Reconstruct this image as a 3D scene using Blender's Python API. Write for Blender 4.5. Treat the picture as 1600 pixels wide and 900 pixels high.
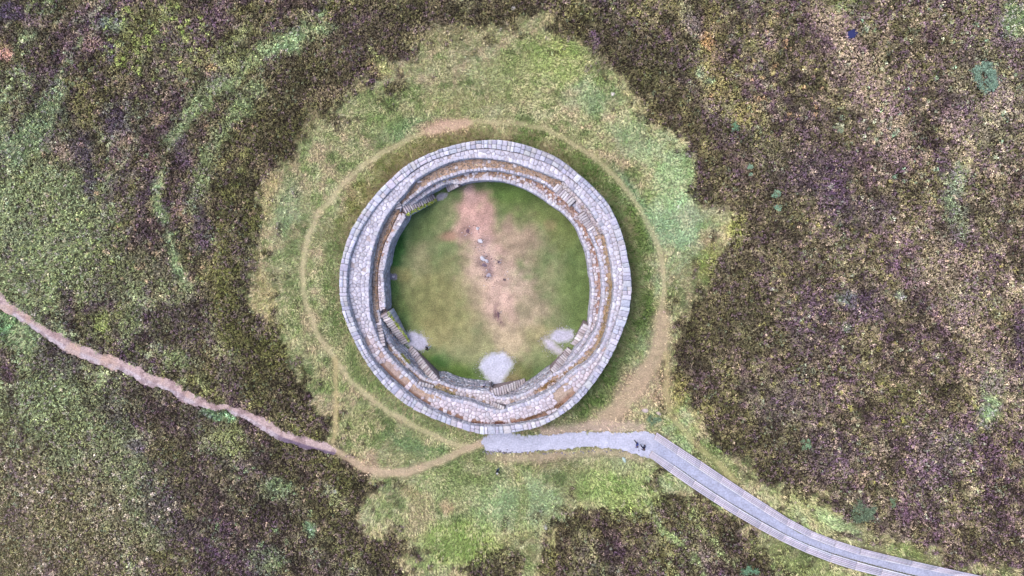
import bpy, bmesh, math, random
import numpy as np
from mathutils import Vector

# ------------------------------------------------------------------ camera, sky, sun, exposure
scene = bpy.context.scene
for o in list(bpy.data.objects):
    bpy.data.objects.remove(o)
H_CAM = 80.0            # drone height above the ground, metres
S = 0.0745              # metres per photograph pixel straight below (1600 px wide)
FPX = H_CAM / S         # focal length in photograph pixels
cam_d = bpy.data.cameras.new("camera")
cam_d.sensor_width = 36.0
cam_d.lens = 36.0 * H_CAM / (1600 * S)
cam_d.clip_end = 12000.0
cam = bpy.data.objects.new("camera", cam_d)
scene.collection.objects.link(cam)
cam.location = (0, 0, H_CAM)
# the drone looks almost straight down: the point below it lies up and right of the picture's middle
CAM_Q = Vector((50 / FPX, 145 / FPX, -1)).rotation_difference(Vector((0, 0, -1)))
cam.rotation_euler = CAM_Q.to_euler()
scene.camera = cam
CAM_R = np.array(CAM_Q.to_matrix())

SUN_EL, SUN_AZ = math.radians(63), math.radians(-58)   # azimuth measured from +Y towards +X
world = bpy.data.worlds.new("World")
scene.world = world
world.use_nodes = True
wn = world.node_tree
wn.nodes.clear()
w_out = wn.nodes.new("ShaderNodeOutputWorld")
w_bg = wn.nodes.new("ShaderNodeBackground")
w_sky = wn.nodes.new("ShaderNodeTexSky")
w_sky.sky_type = 'NISHITA'
w_sky.sun_disc = False
w_sky.sun_elevation = SUN_EL
w_sky.sun_rotation = SUN_AZ
w_sky.altitude = 240
w_sky.air_density = 1.0
w_sky.dust_density = 3.0
w_sky.ozone_density = 1.0
w_bg.inputs["Strength"].default_value = 0.15
wn.links.new(w_sky.outputs[0], w_bg.inputs[0])
wn.links.new(w_bg.outputs[0], w_out.inputs[0])
sun_d = bpy.data.lights.new("sun", 'SUN')
sun_d.energy = 1.05
sun_d.angle = math.radians(48)
sun_d.color = (1.0, 0.95, 0.88)
sun = bpy.data.objects.new("sun", sun_d)
scene.collection.objects.link(sun)
sdir = Vector((math.cos(SUN_EL) * math.sin(SUN_AZ), math.cos(SUN_EL) * math.cos(SUN_AZ), math.sin(SUN_EL)))
sun.rotation_euler = (-sdir).to_track_quat('-Z', 'Y').to_euler()
scene.view_settings.view_transform = 'Standard'
scene.view_settings.look = 'None'
scene.view_settings.gamma = 1.0
scene.view_settings.use_curve_mapping = False
scene.view_settings.exposure = 1.57

random.seed(7)
RNG = np.random.RandomState(11)
LIGHT = np.array([2.2, 2.2, 2.36])     # what a white level surface shows in this light: turns a seen colour into an albedo


def C(r, g, b):
    """seen sRGB colour (0-255) -> linear base colour in this daylight"""
    v = np.array([r, g, b], float) / 255.0
    lin = np.where(v <= 0.04045, v / 12.92, ((v + 0.055) / 1.055) ** 2.4)
    return lin / LIGHT


def W(px, py, z=0.0):
    """photograph pixel at true height z -> world position"""
    x, y = WXY(px, py, z)
    return Vector((float(x), float(y), z))


def WXY(px, py, z=0.0):
    u = (np.asarray(px, float) - 800) / FPX; v = (450 - np.asarray(py, float)) / FPX
    d = [CAM_R[k, 0] * u + CAM_R[k, 1] * v - CAM_R[k, 2] for k in range(3)]
    t = (z - H_CAM) / d[2]
    return d[0] * t, d[1] * t


def PXY(x, y, z=0.0):
    """world position -> photograph pixel"""
    x = np.asarray(x, float); y = np.asarray(y, float); zz = z - H_CAM
    c = [CAM_R[0, k] * x + CAM_R[1, k] * y + CAM_R[2, k] * zz for k in range(3)]
    w = np.maximum(-c[2], 1e-3)
    return np.clip(800 + FPX * c[0] / w, -4000, 6000), np.clip(450 - FPX * c[1] / w, -4000, 6000)


# ------------------------------------------------------------------ noise
_tabs = {}


def vnoise(x, y, scale, seed):
    if seed not in _tabs:
        _tabs[seed] = np.random.RandomState(seed).rand(256, 256)
    t = _tabs[seed]
    xs = np.asarray(x, float) / scale + 1000.3
    ys = np.asarray(y, float) / scale + 1000.7
    ix = np.floor(xs).astype(int); iy = np.floor(ys).astype(int)
    fx = xs - ix; fy = ys - iy
    fx = fx * fx * (3 - 2 * fx); fy = fy * fy * (3 - 2 * fy)
    a = t[ix & 255, iy & 255]; b = t[(ix + 1) & 255, iy & 255]
    c = t[ix & 255, (iy + 1) & 255]; d = t[(ix + 1) & 255, (iy + 1) & 255]
    return (a * (1 - fx) + b * fx) * (1 - fy) + (c * (1 - fx) + d * fx) * fy


def fbm(x, y, scale, seed, octv=4):
    s = 0.0; a = 1.0; n = 0.0
    for i in range(octv):
        s = s + a * vnoise(x, y, scale / 2 ** i, seed + i)
        n += a
        a *= 0.55
    return s / n          # about 0..1, mean .5


def sstep(a, b, x):
    t = np.clip((x - a) / (b - a), 0, 1)
    return t * t * (3 - 2 * t)


def dist_poly(X, Y, pts, closed=False):
    d = np.full(X.shape, 1e9)
    P = list(pts) + ([pts[0]] if closed else [])
    for (x0, y0), (x1, y1) in zip(P[:-1], P[1:]):
        dx, dy = x1 - x0, y1 - y0
        L = dx * dx + dy * dy + 1e-9
        t = np.clip(((X - x0) * dx + (Y - y0) * dy) / L, 0, 1)
        d = np.minimum(d, np.hypot(X - x0 - t * dx, Y - y0 - t * dy))
    return d


def inside(X, Y, pts):
    r = np.zeros(X.shape, bool)
    n = len(pts)
    for i in range(n):
        x0, y0 = pts[i]; x1, y1 = pts[(i + 1) % n]
        if y0 == y1:
            continue
        c = ((y0 > Y) != (y1 > Y)) & (X < (x1 - x0) * (Y - y0) / (y1 - y0) + x0)
        r ^= c
    return r


def sdf(X, Y, pts):
    d = dist_poly(X, Y, pts, True)
    return np.where(inside(X, Y, pts), -d, d)


# ------------------------------------------------------------------ the lie of the land: what grows where, in plan
RX0, RY0, RST = -240, -200, 2
rx = np.arange(RX0, 1841, RST); ry = np.arange(RY0, 1101, RST)
GX, GY = np.meshgrid(rx, ry)          # [row, col]
wx = GX + 30 * (fbm(GX, GY, 46, 1) - .5) + 22 * (fbm(GX, GY, 15, 5, 3) - .5)
wy = GY + 30 * (fbm(GX, GY, 46, 21) - .5) + 22 * (fbm(GX, GY, 15, 25, 3) - .5)

APRON = [(648, 78), (680, 40), (705, 45), (740, 50), (765, 42), (800, 35), (815, 20), (848, 12), (864, 52), (885, 62), (905, 57),
         (925, 72), (952, 97), (975, 122), (1000, 158), (1015, 188), (1045, 204), (1062, 198), (1070, 230), (1086, 262),
         (1082, 302), (1110, 326), (1155, 330), (1150, 362), (1120, 390), (1115, 420), (1104, 450), (1085, 475), (1066, 500),
         (1056, 530), (1050, 560), (1055, 592), (1062, 620), (1080, 642), (1105, 682), (1140, 702), (1180, 722), (1202, 748),
         (1240, 772), (1292, 782), (1335, 806), (1385, 838), (1432, 852), (1485, 868), (1545, 886), (1640, 905), (1900, 960),
         (1900, 1010), (1650, 990), (1500, 935), (1330, 915), (1240, 905), (1205, 895), (1175, 842), (1135, 802), (1105, 786),
         (1075, 780), (1040, 775), (1000, 792), (960, 790), (905, 800), (870, 815), (853, 832), (850, 870), (848, 1100), (822, 1100),
         (818, 870), (800, 852), (770, 850), (738, 870), (724, 905), (700, 1100), (650, 1100), (642, 898), (602, 850), (562, 812),
         (556, 782), (582, 768), (572, 742), (545, 724), (520, 708), (512, 690), (520, 655), (490, 620), (470, 590), (450, 560),
         (432, 520), (420, 490), (400, 484), (386, 455), (390, 430), (406, 400), (395, 370), (396, 330), (410, 292), (432, 270),
         (422, 250), (450, 236), (456, 210), (482, 190), (490, 160), (520, 160), (560, 140), (552, 116), (600, 120), (606, 96)]
APRON_D = sdf(wx, wy, APRON)
APRON_D = APRON_D + 34 * (fbm(GX, GY, 30, 41, 3) - .5) + 30 * (fbm(GX, GY, 11, 45, 3) - .5)
HEATH = np.maximum(sstep(-4, 3, APRON_D), sstep(.60, .66, fbm(GX, GY, 13, 48, 3)) * sstep(-62, -20, APRON_D) * .9)          # 1 heather, 0 grass

TRACK = [(-60, 425), (-20, 455), (0, 474), (40, 500), (75, 524), (110, 543), (150, 560), (190, 572), (230, 592), (270, 606), (310, 628),
         (335, 637), (355, 636), (380, 645), (410, 662), (440, 680), (470, 690), (500, 699), (522, 704)]
TRACK_W = [11, 11, 9, 7, 8, 9, 10, 9, 8, 9, 7, 4.5, 4, 6.5, 8.5, 9, 8.5, 7, 5]
PATHS = [([(755, 690), (735, 697), (700, 692), (660, 672), (620, 650), (580, 622), (550, 596), (522, 562), (492, 512), (476, 470),
           (473, 420), (480, 372), (500, 332), (530, 292), (570, 256), (610, 232), (650, 212), (695, 201), (745, 191), (800, 191),
           (850, 201), (890, 220), (930, 246), (970, 286), (1000, 326), (1020, 362), (1034, 402), (1037, 450), (1035, 500),
           (1025, 545), (1004, 582), (982, 610), (955, 640), (925, 662)], 5.0, (202, 186, 152), .7),
         ([(522, 562), (526, 620), (523, 690)], 4.2, (190, 172, 130), .8),
         ([(516, 702), (545, 716), (570, 732), (600, 740), (640, 738), (680, 723), (720, 706), (758, 690)], 6.5, (202, 176, 152), .85),
         ([(1035, 500), (1030, 545), (1012, 580), (985, 615), (950, 655)], 15, (194, 168, 144), .8),
         ([(1042, 555), (1040, 610), (1048, 650), (1085, 692), (1120, 722), (1150, 752)], 6, (186, 170, 126), .6),
         ([(850, 674), (905, 668), (950, 667), (1000, 668)], 9, (198, 172, 160), .7),
         ([(762, 712), (820, 717), (870, 712), (940, 705), (1000, 716)], 7, (188, 164, 144), .6),
         ([(672, 206), (700, 197), (725, 194)], 11, (210, 174, 158), .75)]
pw = lambda a, b, s: a
PATH_M = np.zeros(GX.shape)
for pts, wd, col, st in PATHS:
    d = dist_poly(GX + 7 * (fbm(GX, GY, 22, 91, 3) - .5), GY + 7 * (fbm(GX, GY, 22, 95, 3) - .5), pts)
    PATH_M = np.maximum(PATH_M, st * (1 - sstep(wd * .25, wd * 1.6, d)) * (.8 + .5 * (fbm(GX, GY, 14, 99, 3) - .4)))
TRACK_M = np.zeros(GX.shape)
tw = GX + 13 * (fbm(GX, GY, 16, 61, 4) - .5); tv = GY + 13 * (fbm(GX, GY, 16, 65, 4) - .5)
for i in range(len(TRACK) - 1):
    (x0, y0), (x1, y1) = TRACK[i], TRACK[i + 1]
    dx, dy = x1 - x0, y1 - y0
    t = np.clip(((tw - x0) * dx + (tv - y0) * dy) / (dx * dx + dy * dy), 0, 1)
    d = np.hypot(tw - x0 - t * dx, tv - y0 - t * dy)
    wl = TRACK_W[i] * (1 - t) + TRACK_W[i + 1] * t
    TRACK_M = np.maximum(TRACK_M, 1 - sstep(-1.2, 1.2, d - wl))

# ---- colours seen on the vegetation
F = np.zeros(GX.shape + (3,))


def mixc(c, m):
    global F
    F = F * (1 - m[..., None]) + np.array(c, float) * m[..., None]


n1 = fbm(GX, GY, 120, 101); n2 = fbm(GX, GY, 60, 111); n3 = fbm(GX, GY, 28, 121); n4 = fbm(GX, GY, 12, 131, 3)
# heather moor: bands follow the old ramparts on the left and the slope on the right
_cx, _cy = 760.0, 440.0
_rad = np.hypot(GX - _cx, GY - _cy); _ang = np.arctan2(GY - _cy, GX - _cx)
lw = 1 - sstep(560, 900, GX)


def streak(seed, wide, long_):
    a = fbm(_rad, _ang * 430, 1, seed, 1) * 0
    l = fbm(_rad * long_ / wide + 14 * (n3 - .5) * long_ / wide, _ang * 430, long_, seed, 4)
    uu = GX * .89 - GY * .45; vv = GX * .45 + GY * .89
    r_ = fbm(uu * long_ / wide + 16 * (n3 - .5) * long_ / wide, vv, long_, seed + 7, 4)
    return l * lw + r_ * (1 - lw)


k1 = streak(811, 26, 90); k2 = streak(831, 20, 70); k3 = streak(851, 34, 120); k4 = streak(871, 14, 40)
n8 = fbm(GX, GY, 10, 181, 3); n9 = fbm(GX, GY, 14, 191, 3)
F[:] = (104, 94, 72)
mixc((96, 72, 88), sstep(.45, .58, .55 * k1 + .25 * n3 + .2 * n9) * .9)
mixc((112, 108, 66), sstep(.51, .62, .5 * k2 + .3 * n4 + .2 * n9) * .75)
mixc((132, 140, 106), sstep(.50, .62, .6 * k3 + .2 * n3 + .2 * n8) * (.35 + .6 * (1 - sstep(150, 420, GX))))
mixc((116, 100, 92), sstep(1120, 1320, GX) * (.1 + .45 * sstep(.45, .62, .6 * k2 + .4 * n9)))
mixc((160, 140, 124), sstep(1180, 1320, GX) * sstep(.55, .66, .6 * k3 + .4 * n8) * .55)
mixc((66, 56, 48), sstep(.52, .64, .4 * k4 + .3 * n9 + .3 * n3) * .7)
mixc((76, 68, 50), (1 - sstep(0, 90, APRON_D)) * (.45 + .45 * sstep(.4, .6, n3)) * (GX < 1300))
mixc((90, 90, 52), (1 - sstep(20, 130, APRON_D)) * (GX < 560) * sstep(120, 260, GY) * sstep(.42, .6, .5 * k2 + .5 * n9) * .75)
mixc((80, 64, 66), np.exp(-((GX - 245) / 60) ** 2 - ((GY - 300) / 120) ** 2) * sstep(.38, .55, .6 * k1 + .4 * n9) * .8)
mixc((78, 66, 62), np.exp(-((GX - 420) / 120) ** 2 - ((GY - 800) / 110) ** 2) * .6)
mixc((92, 82, 68), np.exp(-((GX - 1220) / 140) ** 2 - ((GY - 420) / 300) ** 2) * .6)
mixc((128, 126, 98), np.exp(-((GX - 120) / 130) ** 2 - ((GY - 720) / 130) ** 2) * sstep(.36, .56, .6 * k3 + .4 * n9) * .7)
F *= (.80 + .42 * sstep(.3, .7, n8))[..., None] * (.9 + .24 * sstep(.38, .62, fbm(GX, GY, 30, 196, 3)))[..., None]
# apron grass
A = np.zeros(GX.shape + (3,)); A[:] = (164, 160, 120)
Fh = F.copy(); F = A
n5 = fbm(GX, GY, 9, 151, 3); n6 = fbm(GX, GY, 20, 161, 3); n7 = fbm(GX, GY, 15, 171, 3)
mixc((134, 148, 94), sstep(.47, .63, .5 * n2 + .5 * n6) * .88)
mixc((186, 184, 146), sstep(.46, .60, .4 * n3 + .6 * n5) * .8)
mixc((192, 168, 142), sstep(.52, .64, n7 * .6 + n1 * .4) * .75)
mixc((88, 104, 60), sstep(.55, .66, n5 * .5 + n6 * .5) * .65)
mixc((160, 182, 142), sstep(.56, .68, n4 * .5 + n2 * .5) * .5 * sstep(850, 1000, GX))
mixc((200, 178, 140), np.exp(-((APRON_D + 6) / 9) ** 2) * sstep(.4, .6, n9) * .6)
A = F
F = Fh * HEATH[..., None] + A * (1 - HEATH[..., None])

# (x, y, rx, ry, rot deg, colour, strength): patches of one kind of growth
BLOBS = [
    (250, 70, 80, 65, 20, (132, 132, 90), .35), (60, 345, 125, 115, 0, (134, 144, 106), .8), (195, 425, 90, 50, 0, (124, 126, 92), .6),
    (50, 435, 100, 45, 0, (132, 140, 100), .6), (45, 212, 50, 36, -20, (122, 138, 108), .7), (85, 152, 22, 40, 10, (124, 140, 112), .6),
    (175, 32, 20, 16, 0, (140, 158, 140), .6), (52, 32, 28, 13, -10, (176, 146, 138), .6), (8, 82, 14, 10, 0, (220, 165, 152), .85),
    (150, 68, 22, 10, 15, (190, 150, 146), .6), (95, 232, 26, 13, 30, (172, 140, 142), .55), (140, 50, 14, 10, 0, (180, 140, 140), .5),
    (18, 25, 28, 15, 0, (84, 68, 100), .7), (176, 85, 9, 18, 0, (88, 74, 104), .7), (182, 190, 24, 26, 0, (88, 70, 96), .7),
    (128, 255, 16, 55, -8, (82, 66, 88), .7), (226, 300, 14, 55, 8, (80, 62, 80), .65), (305, 345, 20, 50, -20, (84, 68, 90), .6),
    (285, 230, 12, 30, 0, (90, 72, 100), .5), (190, 215, 20, 14, 0, (200, 172, 150), .35), (250, 186, 12, 10, 0, (206, 176, 146), .55),
    (333, 106, 9, 7, 0, (214, 170, 130), .6), (286, 330, 14, 18, 0, (196, 164, 136), .5), (236, 258, 8, 20, 0, (190, 156, 130), .4),
    (330, 560, 10, 25, 0, (190, 165, 125), .3), (30, 522, 36, 26, 20, (108, 136, 98), .6), (10, 500, 20, 20, 0, (90, 135, 90), .5),
    (342, 652, 26, 10, 12, (130, 176, 128), .85), (360, 688, 30, 24, 15, (162, 168, 112), .75), (100, 805, 160, 110, 0, (138, 128, 100), .65),
    (235, 790, 36, 66, -15, (128, 140, 102), .55), (215, 696, 20, 11, 0, (84, 68, 100), .6), (110, 720, 30, 20, 0, (118, 130, 96), .5),
    (442, 762, 30, 20, 0, (126, 152, 110), .55), (420, 875, 34, 18, 0, (126, 150, 108), .55), (484, 826, 9, 11, 0, (140, 176, 140), .7),
    (516, 765, 12, 8, 20, (190, 190, 160), .6), (535, 785, 26, 8, 30, (170, 176, 125), .6), (355, 480, 18, 80, -5, (96, 96, 50), .5),
    (290, 520, 40, 50, 0, (74, 56, 62), .5), (400, 560, 40, 60, -20, (80, 78, 42), .4), (170, 510, 40, 25, 0, (120, 124, 82), .5),
    (160, 505, 12, 20, 0, (150, 170, 80), .45), (270, 560, 25, 16, 0, (118, 140, 90), .5), (95, 560, 40, 24, 30, (70, 54, 66), .5),
    (250, 640, 60, 34, 25, (76, 62, 58), .5), (175, 640, 18, 30, 0, (84, 66, 84), .45), (60, 640, 60, 50, 0, (120, 130, 94), .5),
    (470, 120, 60, 60, 0, (82, 74, 54), .55), (560, 60, 40, 40, 0, (80, 66, 66), .55), (640, 40, 80, 35, 0, (74, 68, 48), .5),
    (430, 205, 45, 50, 0, (72, 66, 44), .6), (960, 60, 40, 50, 40, (84, 74, 62), .5), (925, 53, 5, 5, 0, (120, 84, 130), .6),
    (930, 70, 8, 12, 0, (110, 84, 116), .6), (1035, 110, 30, 40, 30, (78, 74, 54), .5), (1115, 115, 26, 46, 0, (176, 156, 108), .5),
    (1163, 182, 20, 20, 0, (186, 168, 108), .6), (1107, 62, 12, 12, 0, (214, 156, 110), .6), (1118, 28, 16, 30, 0, (150, 140, 84), .4),
    (1093, 112, 6, 9, 0, (164, 184, 160), .7), (1107, 126, 9, 6, 0, (164, 184, 160), .7),
    (1142, 352, 14, 18, 20, (164, 168, 90), .6), (1150, 372, 14, 14, 0, (140, 148, 74), .5), 
    (1126, 340, 26, 12, 0, (196, 186, 130), .6), (1110, 412, 16, 30, 0, (150, 160, 80), .5),
    (1545, 120, 60, 140, 0, (140, 134, 114), .4), (1590, 30, 26, 30, 0, (128, 158, 112), .6), (1310, 8, 30, 12, 0, (110, 140, 60), .6),
    (1320, 470, 22, 14, 0, (122, 160, 132), .6), (1322, 512, 9, 7, 0, (130, 156, 130), .6), (1405, 465, 8, 6, 0, (190, 205, 190), .7),
    (1552, 612, 16, 42, 0, (126, 158, 112), .65), (1545, 650, 22, 18, 0, (150, 175, 140), .5), (1500, 470, 26, 24, 0, (150, 152, 128), .5),
    (1540, 545, 30, 16, 0, (60, 46, 52), .6), (1590, 540, 16, 40, 0, (80, 62, 90), .5), (1440, 420, 30, 30, 0, (160, 146, 128), .4),
    (1280, 270, 60, 40, 0, (84, 66, 88), .5), (1330, 330, 50, 24, 20, (82, 66, 88), .5), (1345, 480, 40, 30, 0, (92, 72, 100), .5),
    (1255, 505, 30, 50, 0, (88, 70, 92), .5), (1250, 620, 50, 40, 0, (96, 78, 96), .45), (1300, 715, 50, 40, 0, (92, 72, 92), .5),
    (1470, 710, 40, 40, 0, (88, 70, 88), .45), (1410, 800, 14, 14, 0, (112, 76, 116), .6), (1420, 620, 60, 40, 0, (92, 88, 56), .5),
    (1150, 500, 70, 60, 0, (86, 80, 58), .5), (1220, 340, 40, 60, 0, (74, 66, 52), .4), 
    (1340, 745, 8, 14, 0, (200, 170, 140), .5), (1500, 690, 30, 14, 0, (125, 134, 112), .4), (1280, 200, 30, 40, 0, (70, 55, 60), .4),
    (1490, 300, 16, 44, 10, (132, 152, 126), .5), (1385, 330, 20, 20, 0, (110, 94, 110), .4), 
    # apron
    (870, 95, 64, 32, 20, (152, 170, 96), .6), (800, 120, 60, 30, 0, (158, 162, 108), .5), (1058, 345, 42, 50, -20, (170, 196, 158), .75),
    (1048, 280, 30, 56, -20, (162, 190, 142), .65), (1000, 222, 50, 28, 30, (168, 186, 146), .6), (922, 150, 34, 24, 0, (152, 172, 136), .55),
    (1095, 335, 40, 20, 0, (190, 188, 164), .5), (640, 205, 45, 22, -25, (104, 138, 92), .6), (600, 190, 30, 20, 0, (130, 152, 92), .4),
    (420, 305, 16, 50, 0, (190, 172, 128), .55), (408, 455, 15, 40, 0, (196, 178, 128), .6), (592, 108, 22, 14, 0, (196, 174, 126), .55),
    (700, 60, 60, 16, 0, (178, 164, 126), .55), (450, 430, 24, 70, 0, (152, 160, 112), .45), (452, 320, 24, 40, 20, (168, 184, 148), .5),
    (520, 150, 40, 14, -20, (188, 164, 136), .4), (560, 165, 30, 20, 0, (150, 160, 110), .4), (720, 160, 60, 20, 0, (160, 160, 105), .4),
    (810, 785, 62, 36, 0, (168, 190, 144), .7), (690, 765, 60, 26, 0, (156, 166, 116), .5), (720, 850, 60, 38, 0, (142, 164, 84), .55),
    (655, 800, 24, 32, 0, (186, 166, 136), .6), (640, 770, 16, 14, 0, (180, 150, 120), .4), (960, 765, 66, 28, 15, (146, 170, 96), .6),
    (890, 725, 60, 10, 0, (140, 128, 92), .5), (860, 716, 60, 9, 0, (172, 152, 132), .55), (760, 745, 30, 12, 0, (120, 134, 84), .5),
    (650, 695, 50, 14, 25, (104, 140, 90), .55), (625, 715, 40, 14, 0, (176, 172, 128), .5), (560, 660, 30, 26, 0, (140, 150, 96), .5),
    (700, 790, 14, 10, 0, (196, 150, 130), .5), (940, 720, 60, 14, 0, (160, 174, 124), .4), (1000, 745, 26, 14, 0, (150, 160, 104), .4),
    (690, 202, 46, 13, -8, (204, 168, 150), .7), (705, 197, 18, 12, 0, (206, 164, 156), .5), (1000, 602, 34, 30, 0, (190, 162, 140), .65),
    (1038, 592, 14, 56, 0, (190, 158, 136), .55), (955, 655, 54, 12, 0, (180, 154, 132), .6), (905, 669, 60, 6, 0, (186, 162, 150), .6),
    (578, 722, 16, 16, 30, (200, 166, 146), .65), (1130, 730, 44, 20, 38, (158, 170, 108), .6), (1270, 800, 60, 18, 28, (170, 172, 118), .6),
    (1310, 820, 40, 10, 25, (164, 188, 142), .6), (1420, 862, 40, 10, 20, (150, 164, 94), .5), (1110, 700, 14, 16, 0, (110, 136, 74), .6),
    (1285, 900, 60, 18, 20, (150, 162, 100), .6), (1215, 870, 40, 20, 30, (150, 160, 100), .5), (860, 880, 12, 40, 0, (150, 146, 84), .5),
    (815, 790, 10, 60, -5, (150, 150, 90), .4), (1100, 640, 16, 16, 0, (170, 168, 96), .5), (1060, 610, 14, 24, 0, (170, 160, 96), .5),
]
LB = [  # the long narrow ones: points, half width, colour, strength
    ([(505, 40), (460, 62), (420, 80), (390, 105), (350, 135), (310, 165), (275, 215)], 13, (136, 150, 108), .75),
    ([(395, 140), (365, 185), (340, 215), (325, 250), (310, 290), (300, 325)], 15, (134, 148, 106), .7),
    ([(500, 45), (470, 55), (430, 78)], 15, (132, 152, 112), .7),
    ([(243, 285), (250, 320), (262, 365), (268, 405), (285, 440)], 8, (134, 152, 112), .8),
    ([(40, 500), (60, 560), (95, 600), (120, 650), (160, 690), (195, 735)], 28, (136, 146, 108), .55),
    ([(250, 770), (290, 830), (350, 870), (410, 905)], 30, (74, 58, 74), .6),
    ([(320, 650), (300, 700), (320, 780)], 30, (74, 60, 62), .4),
    ([(1280, 10), (1300, 40), (1330, 80), (1345, 110), (1360, 140), (1375, 180), (1400, 215)], 26, (178, 156, 138), .75),
    ([(1440, 360), (1470, 400), (1480, 440), (1500, 480), (1520, 510), (1545, 560), (1560, 600)], 26, (158, 142, 120), .65),
    ([(1480, 260), (1490, 320), (1500, 360)], 18, (134, 146, 116), .55),
    ([(1005, 770), (1030, 820), (1060, 850), (1090, 880), (1105, 905)], 4.5, (146, 160, 112), .85),
    ([(1072, 785), (1100, 830), (1120, 850), (1145, 885)], 6, (146, 158, 108), .8),
    ([(340, 380), (333, 420), (332, 470), (342, 530), (360, 590)], 5, (150, 146, 96), .45),
    ([(1550, 330), (1530, 400), (1560, 470)], 20, (150, 142, 112), .5),
    ([(580, 75), (595, 95), (606, 108)], 7, (172, 176, 116), .7),
]
bw = GX + 34 * (fbm(GX, GY, 34, 201) - .5) + 14 * (n4 - .5); bv = GY + 34 * (fbm(GX, GY, 34, 211) - .5) + 14 * (fbm(GX, GY, 12, 141, 3) - .5)
BRK = fbm(GX, GY, 16, 221, 3)
for (x, y, a, b, rot, col, st) in BLOBS:
    j0 = max(0, int((x - 3 * max(a, b) - 40 - RX0) / RST)); j1 = max(0, int((x + 3 * max(a, b) + 40 - RX0) / RST))
    i0 = max(0, int((y - 3 * max(a, b) - 40 - RY0) / RST)); i1 = max(0, int((y + 3 * max(a, b) + 40 - RY0) / RST))
    sl = (slice(i0, i1), slice(j0, j1))
    cr, sr = math.cos(math.radians(rot)), math.sin(math.radians(rot))
    small = min(1.0, max(a, b) / 25.0)
    dx = GX[sl] * (1 - small) + bw[sl] * small - x; dy = GY[sl] * (1 - small) + bv[sl] * small - y
    q = np.hypot((dx * cr + dy * sr) / a, (-dx * sr + dy * cr) / b)
    m = st * (1 - sstep(.55, 1.45, q + .9 * (BRK[sl] - .5)))
    F[sl] = F[sl] * (1 - m[..., None]) + np.array(col, float) * m[..., None]
for pts, wd, col, st in LB:
    d = dist_poly(bw * .6 + GX * .4, bv * .6 + GY * .4, pts)
    mixc(col, st * (1 - sstep(.15 * wd, 1.6 * wd, d + wd * 2.2 * (BRK - .5) + 14 * (n8 - .5))))
# grass against the outside of the wall, by bearing round the fort
_c = W(758, 449, 4.7)
FCX, FCY = [float(v) for v in PXY(_c.x, _c.y)]
PHI = np.degrees(np.arctan2(GX - FCX, -(GY - FCY))) % 360
RAD = np.hypot(GX - FCX, GY - FCY)


def arc(lo, hi):
    c = (lo + hi) / 2; h = ((hi - lo) % 360) / 2
    return 1 - sstep(h - 8, h + 8, np.abs((PHI - c + 180) % 360 - 180))


band = sstep(190, 200, RAD) * (1 - sstep(246, 268, RAD + 24 * (n3 - .5))) * (.55 + .7 * sstep(.35, .65, n6))
band = np.clip(band, 0, 1)
mixc((96, 118, 62), band * arc(8, 150) * .8)
mixc((84, 132, 96), arc(50, 76) * np.exp(-((RAD - 266) / 7) ** 2) * .7)
mixc((120, 116, 66), band * arc(285, 355) * .65)
mixc((112, 128, 80), band * arc(225, 290) * .7)
mixc((120, 138, 88), band * arc(190, 228) * .6)
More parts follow.
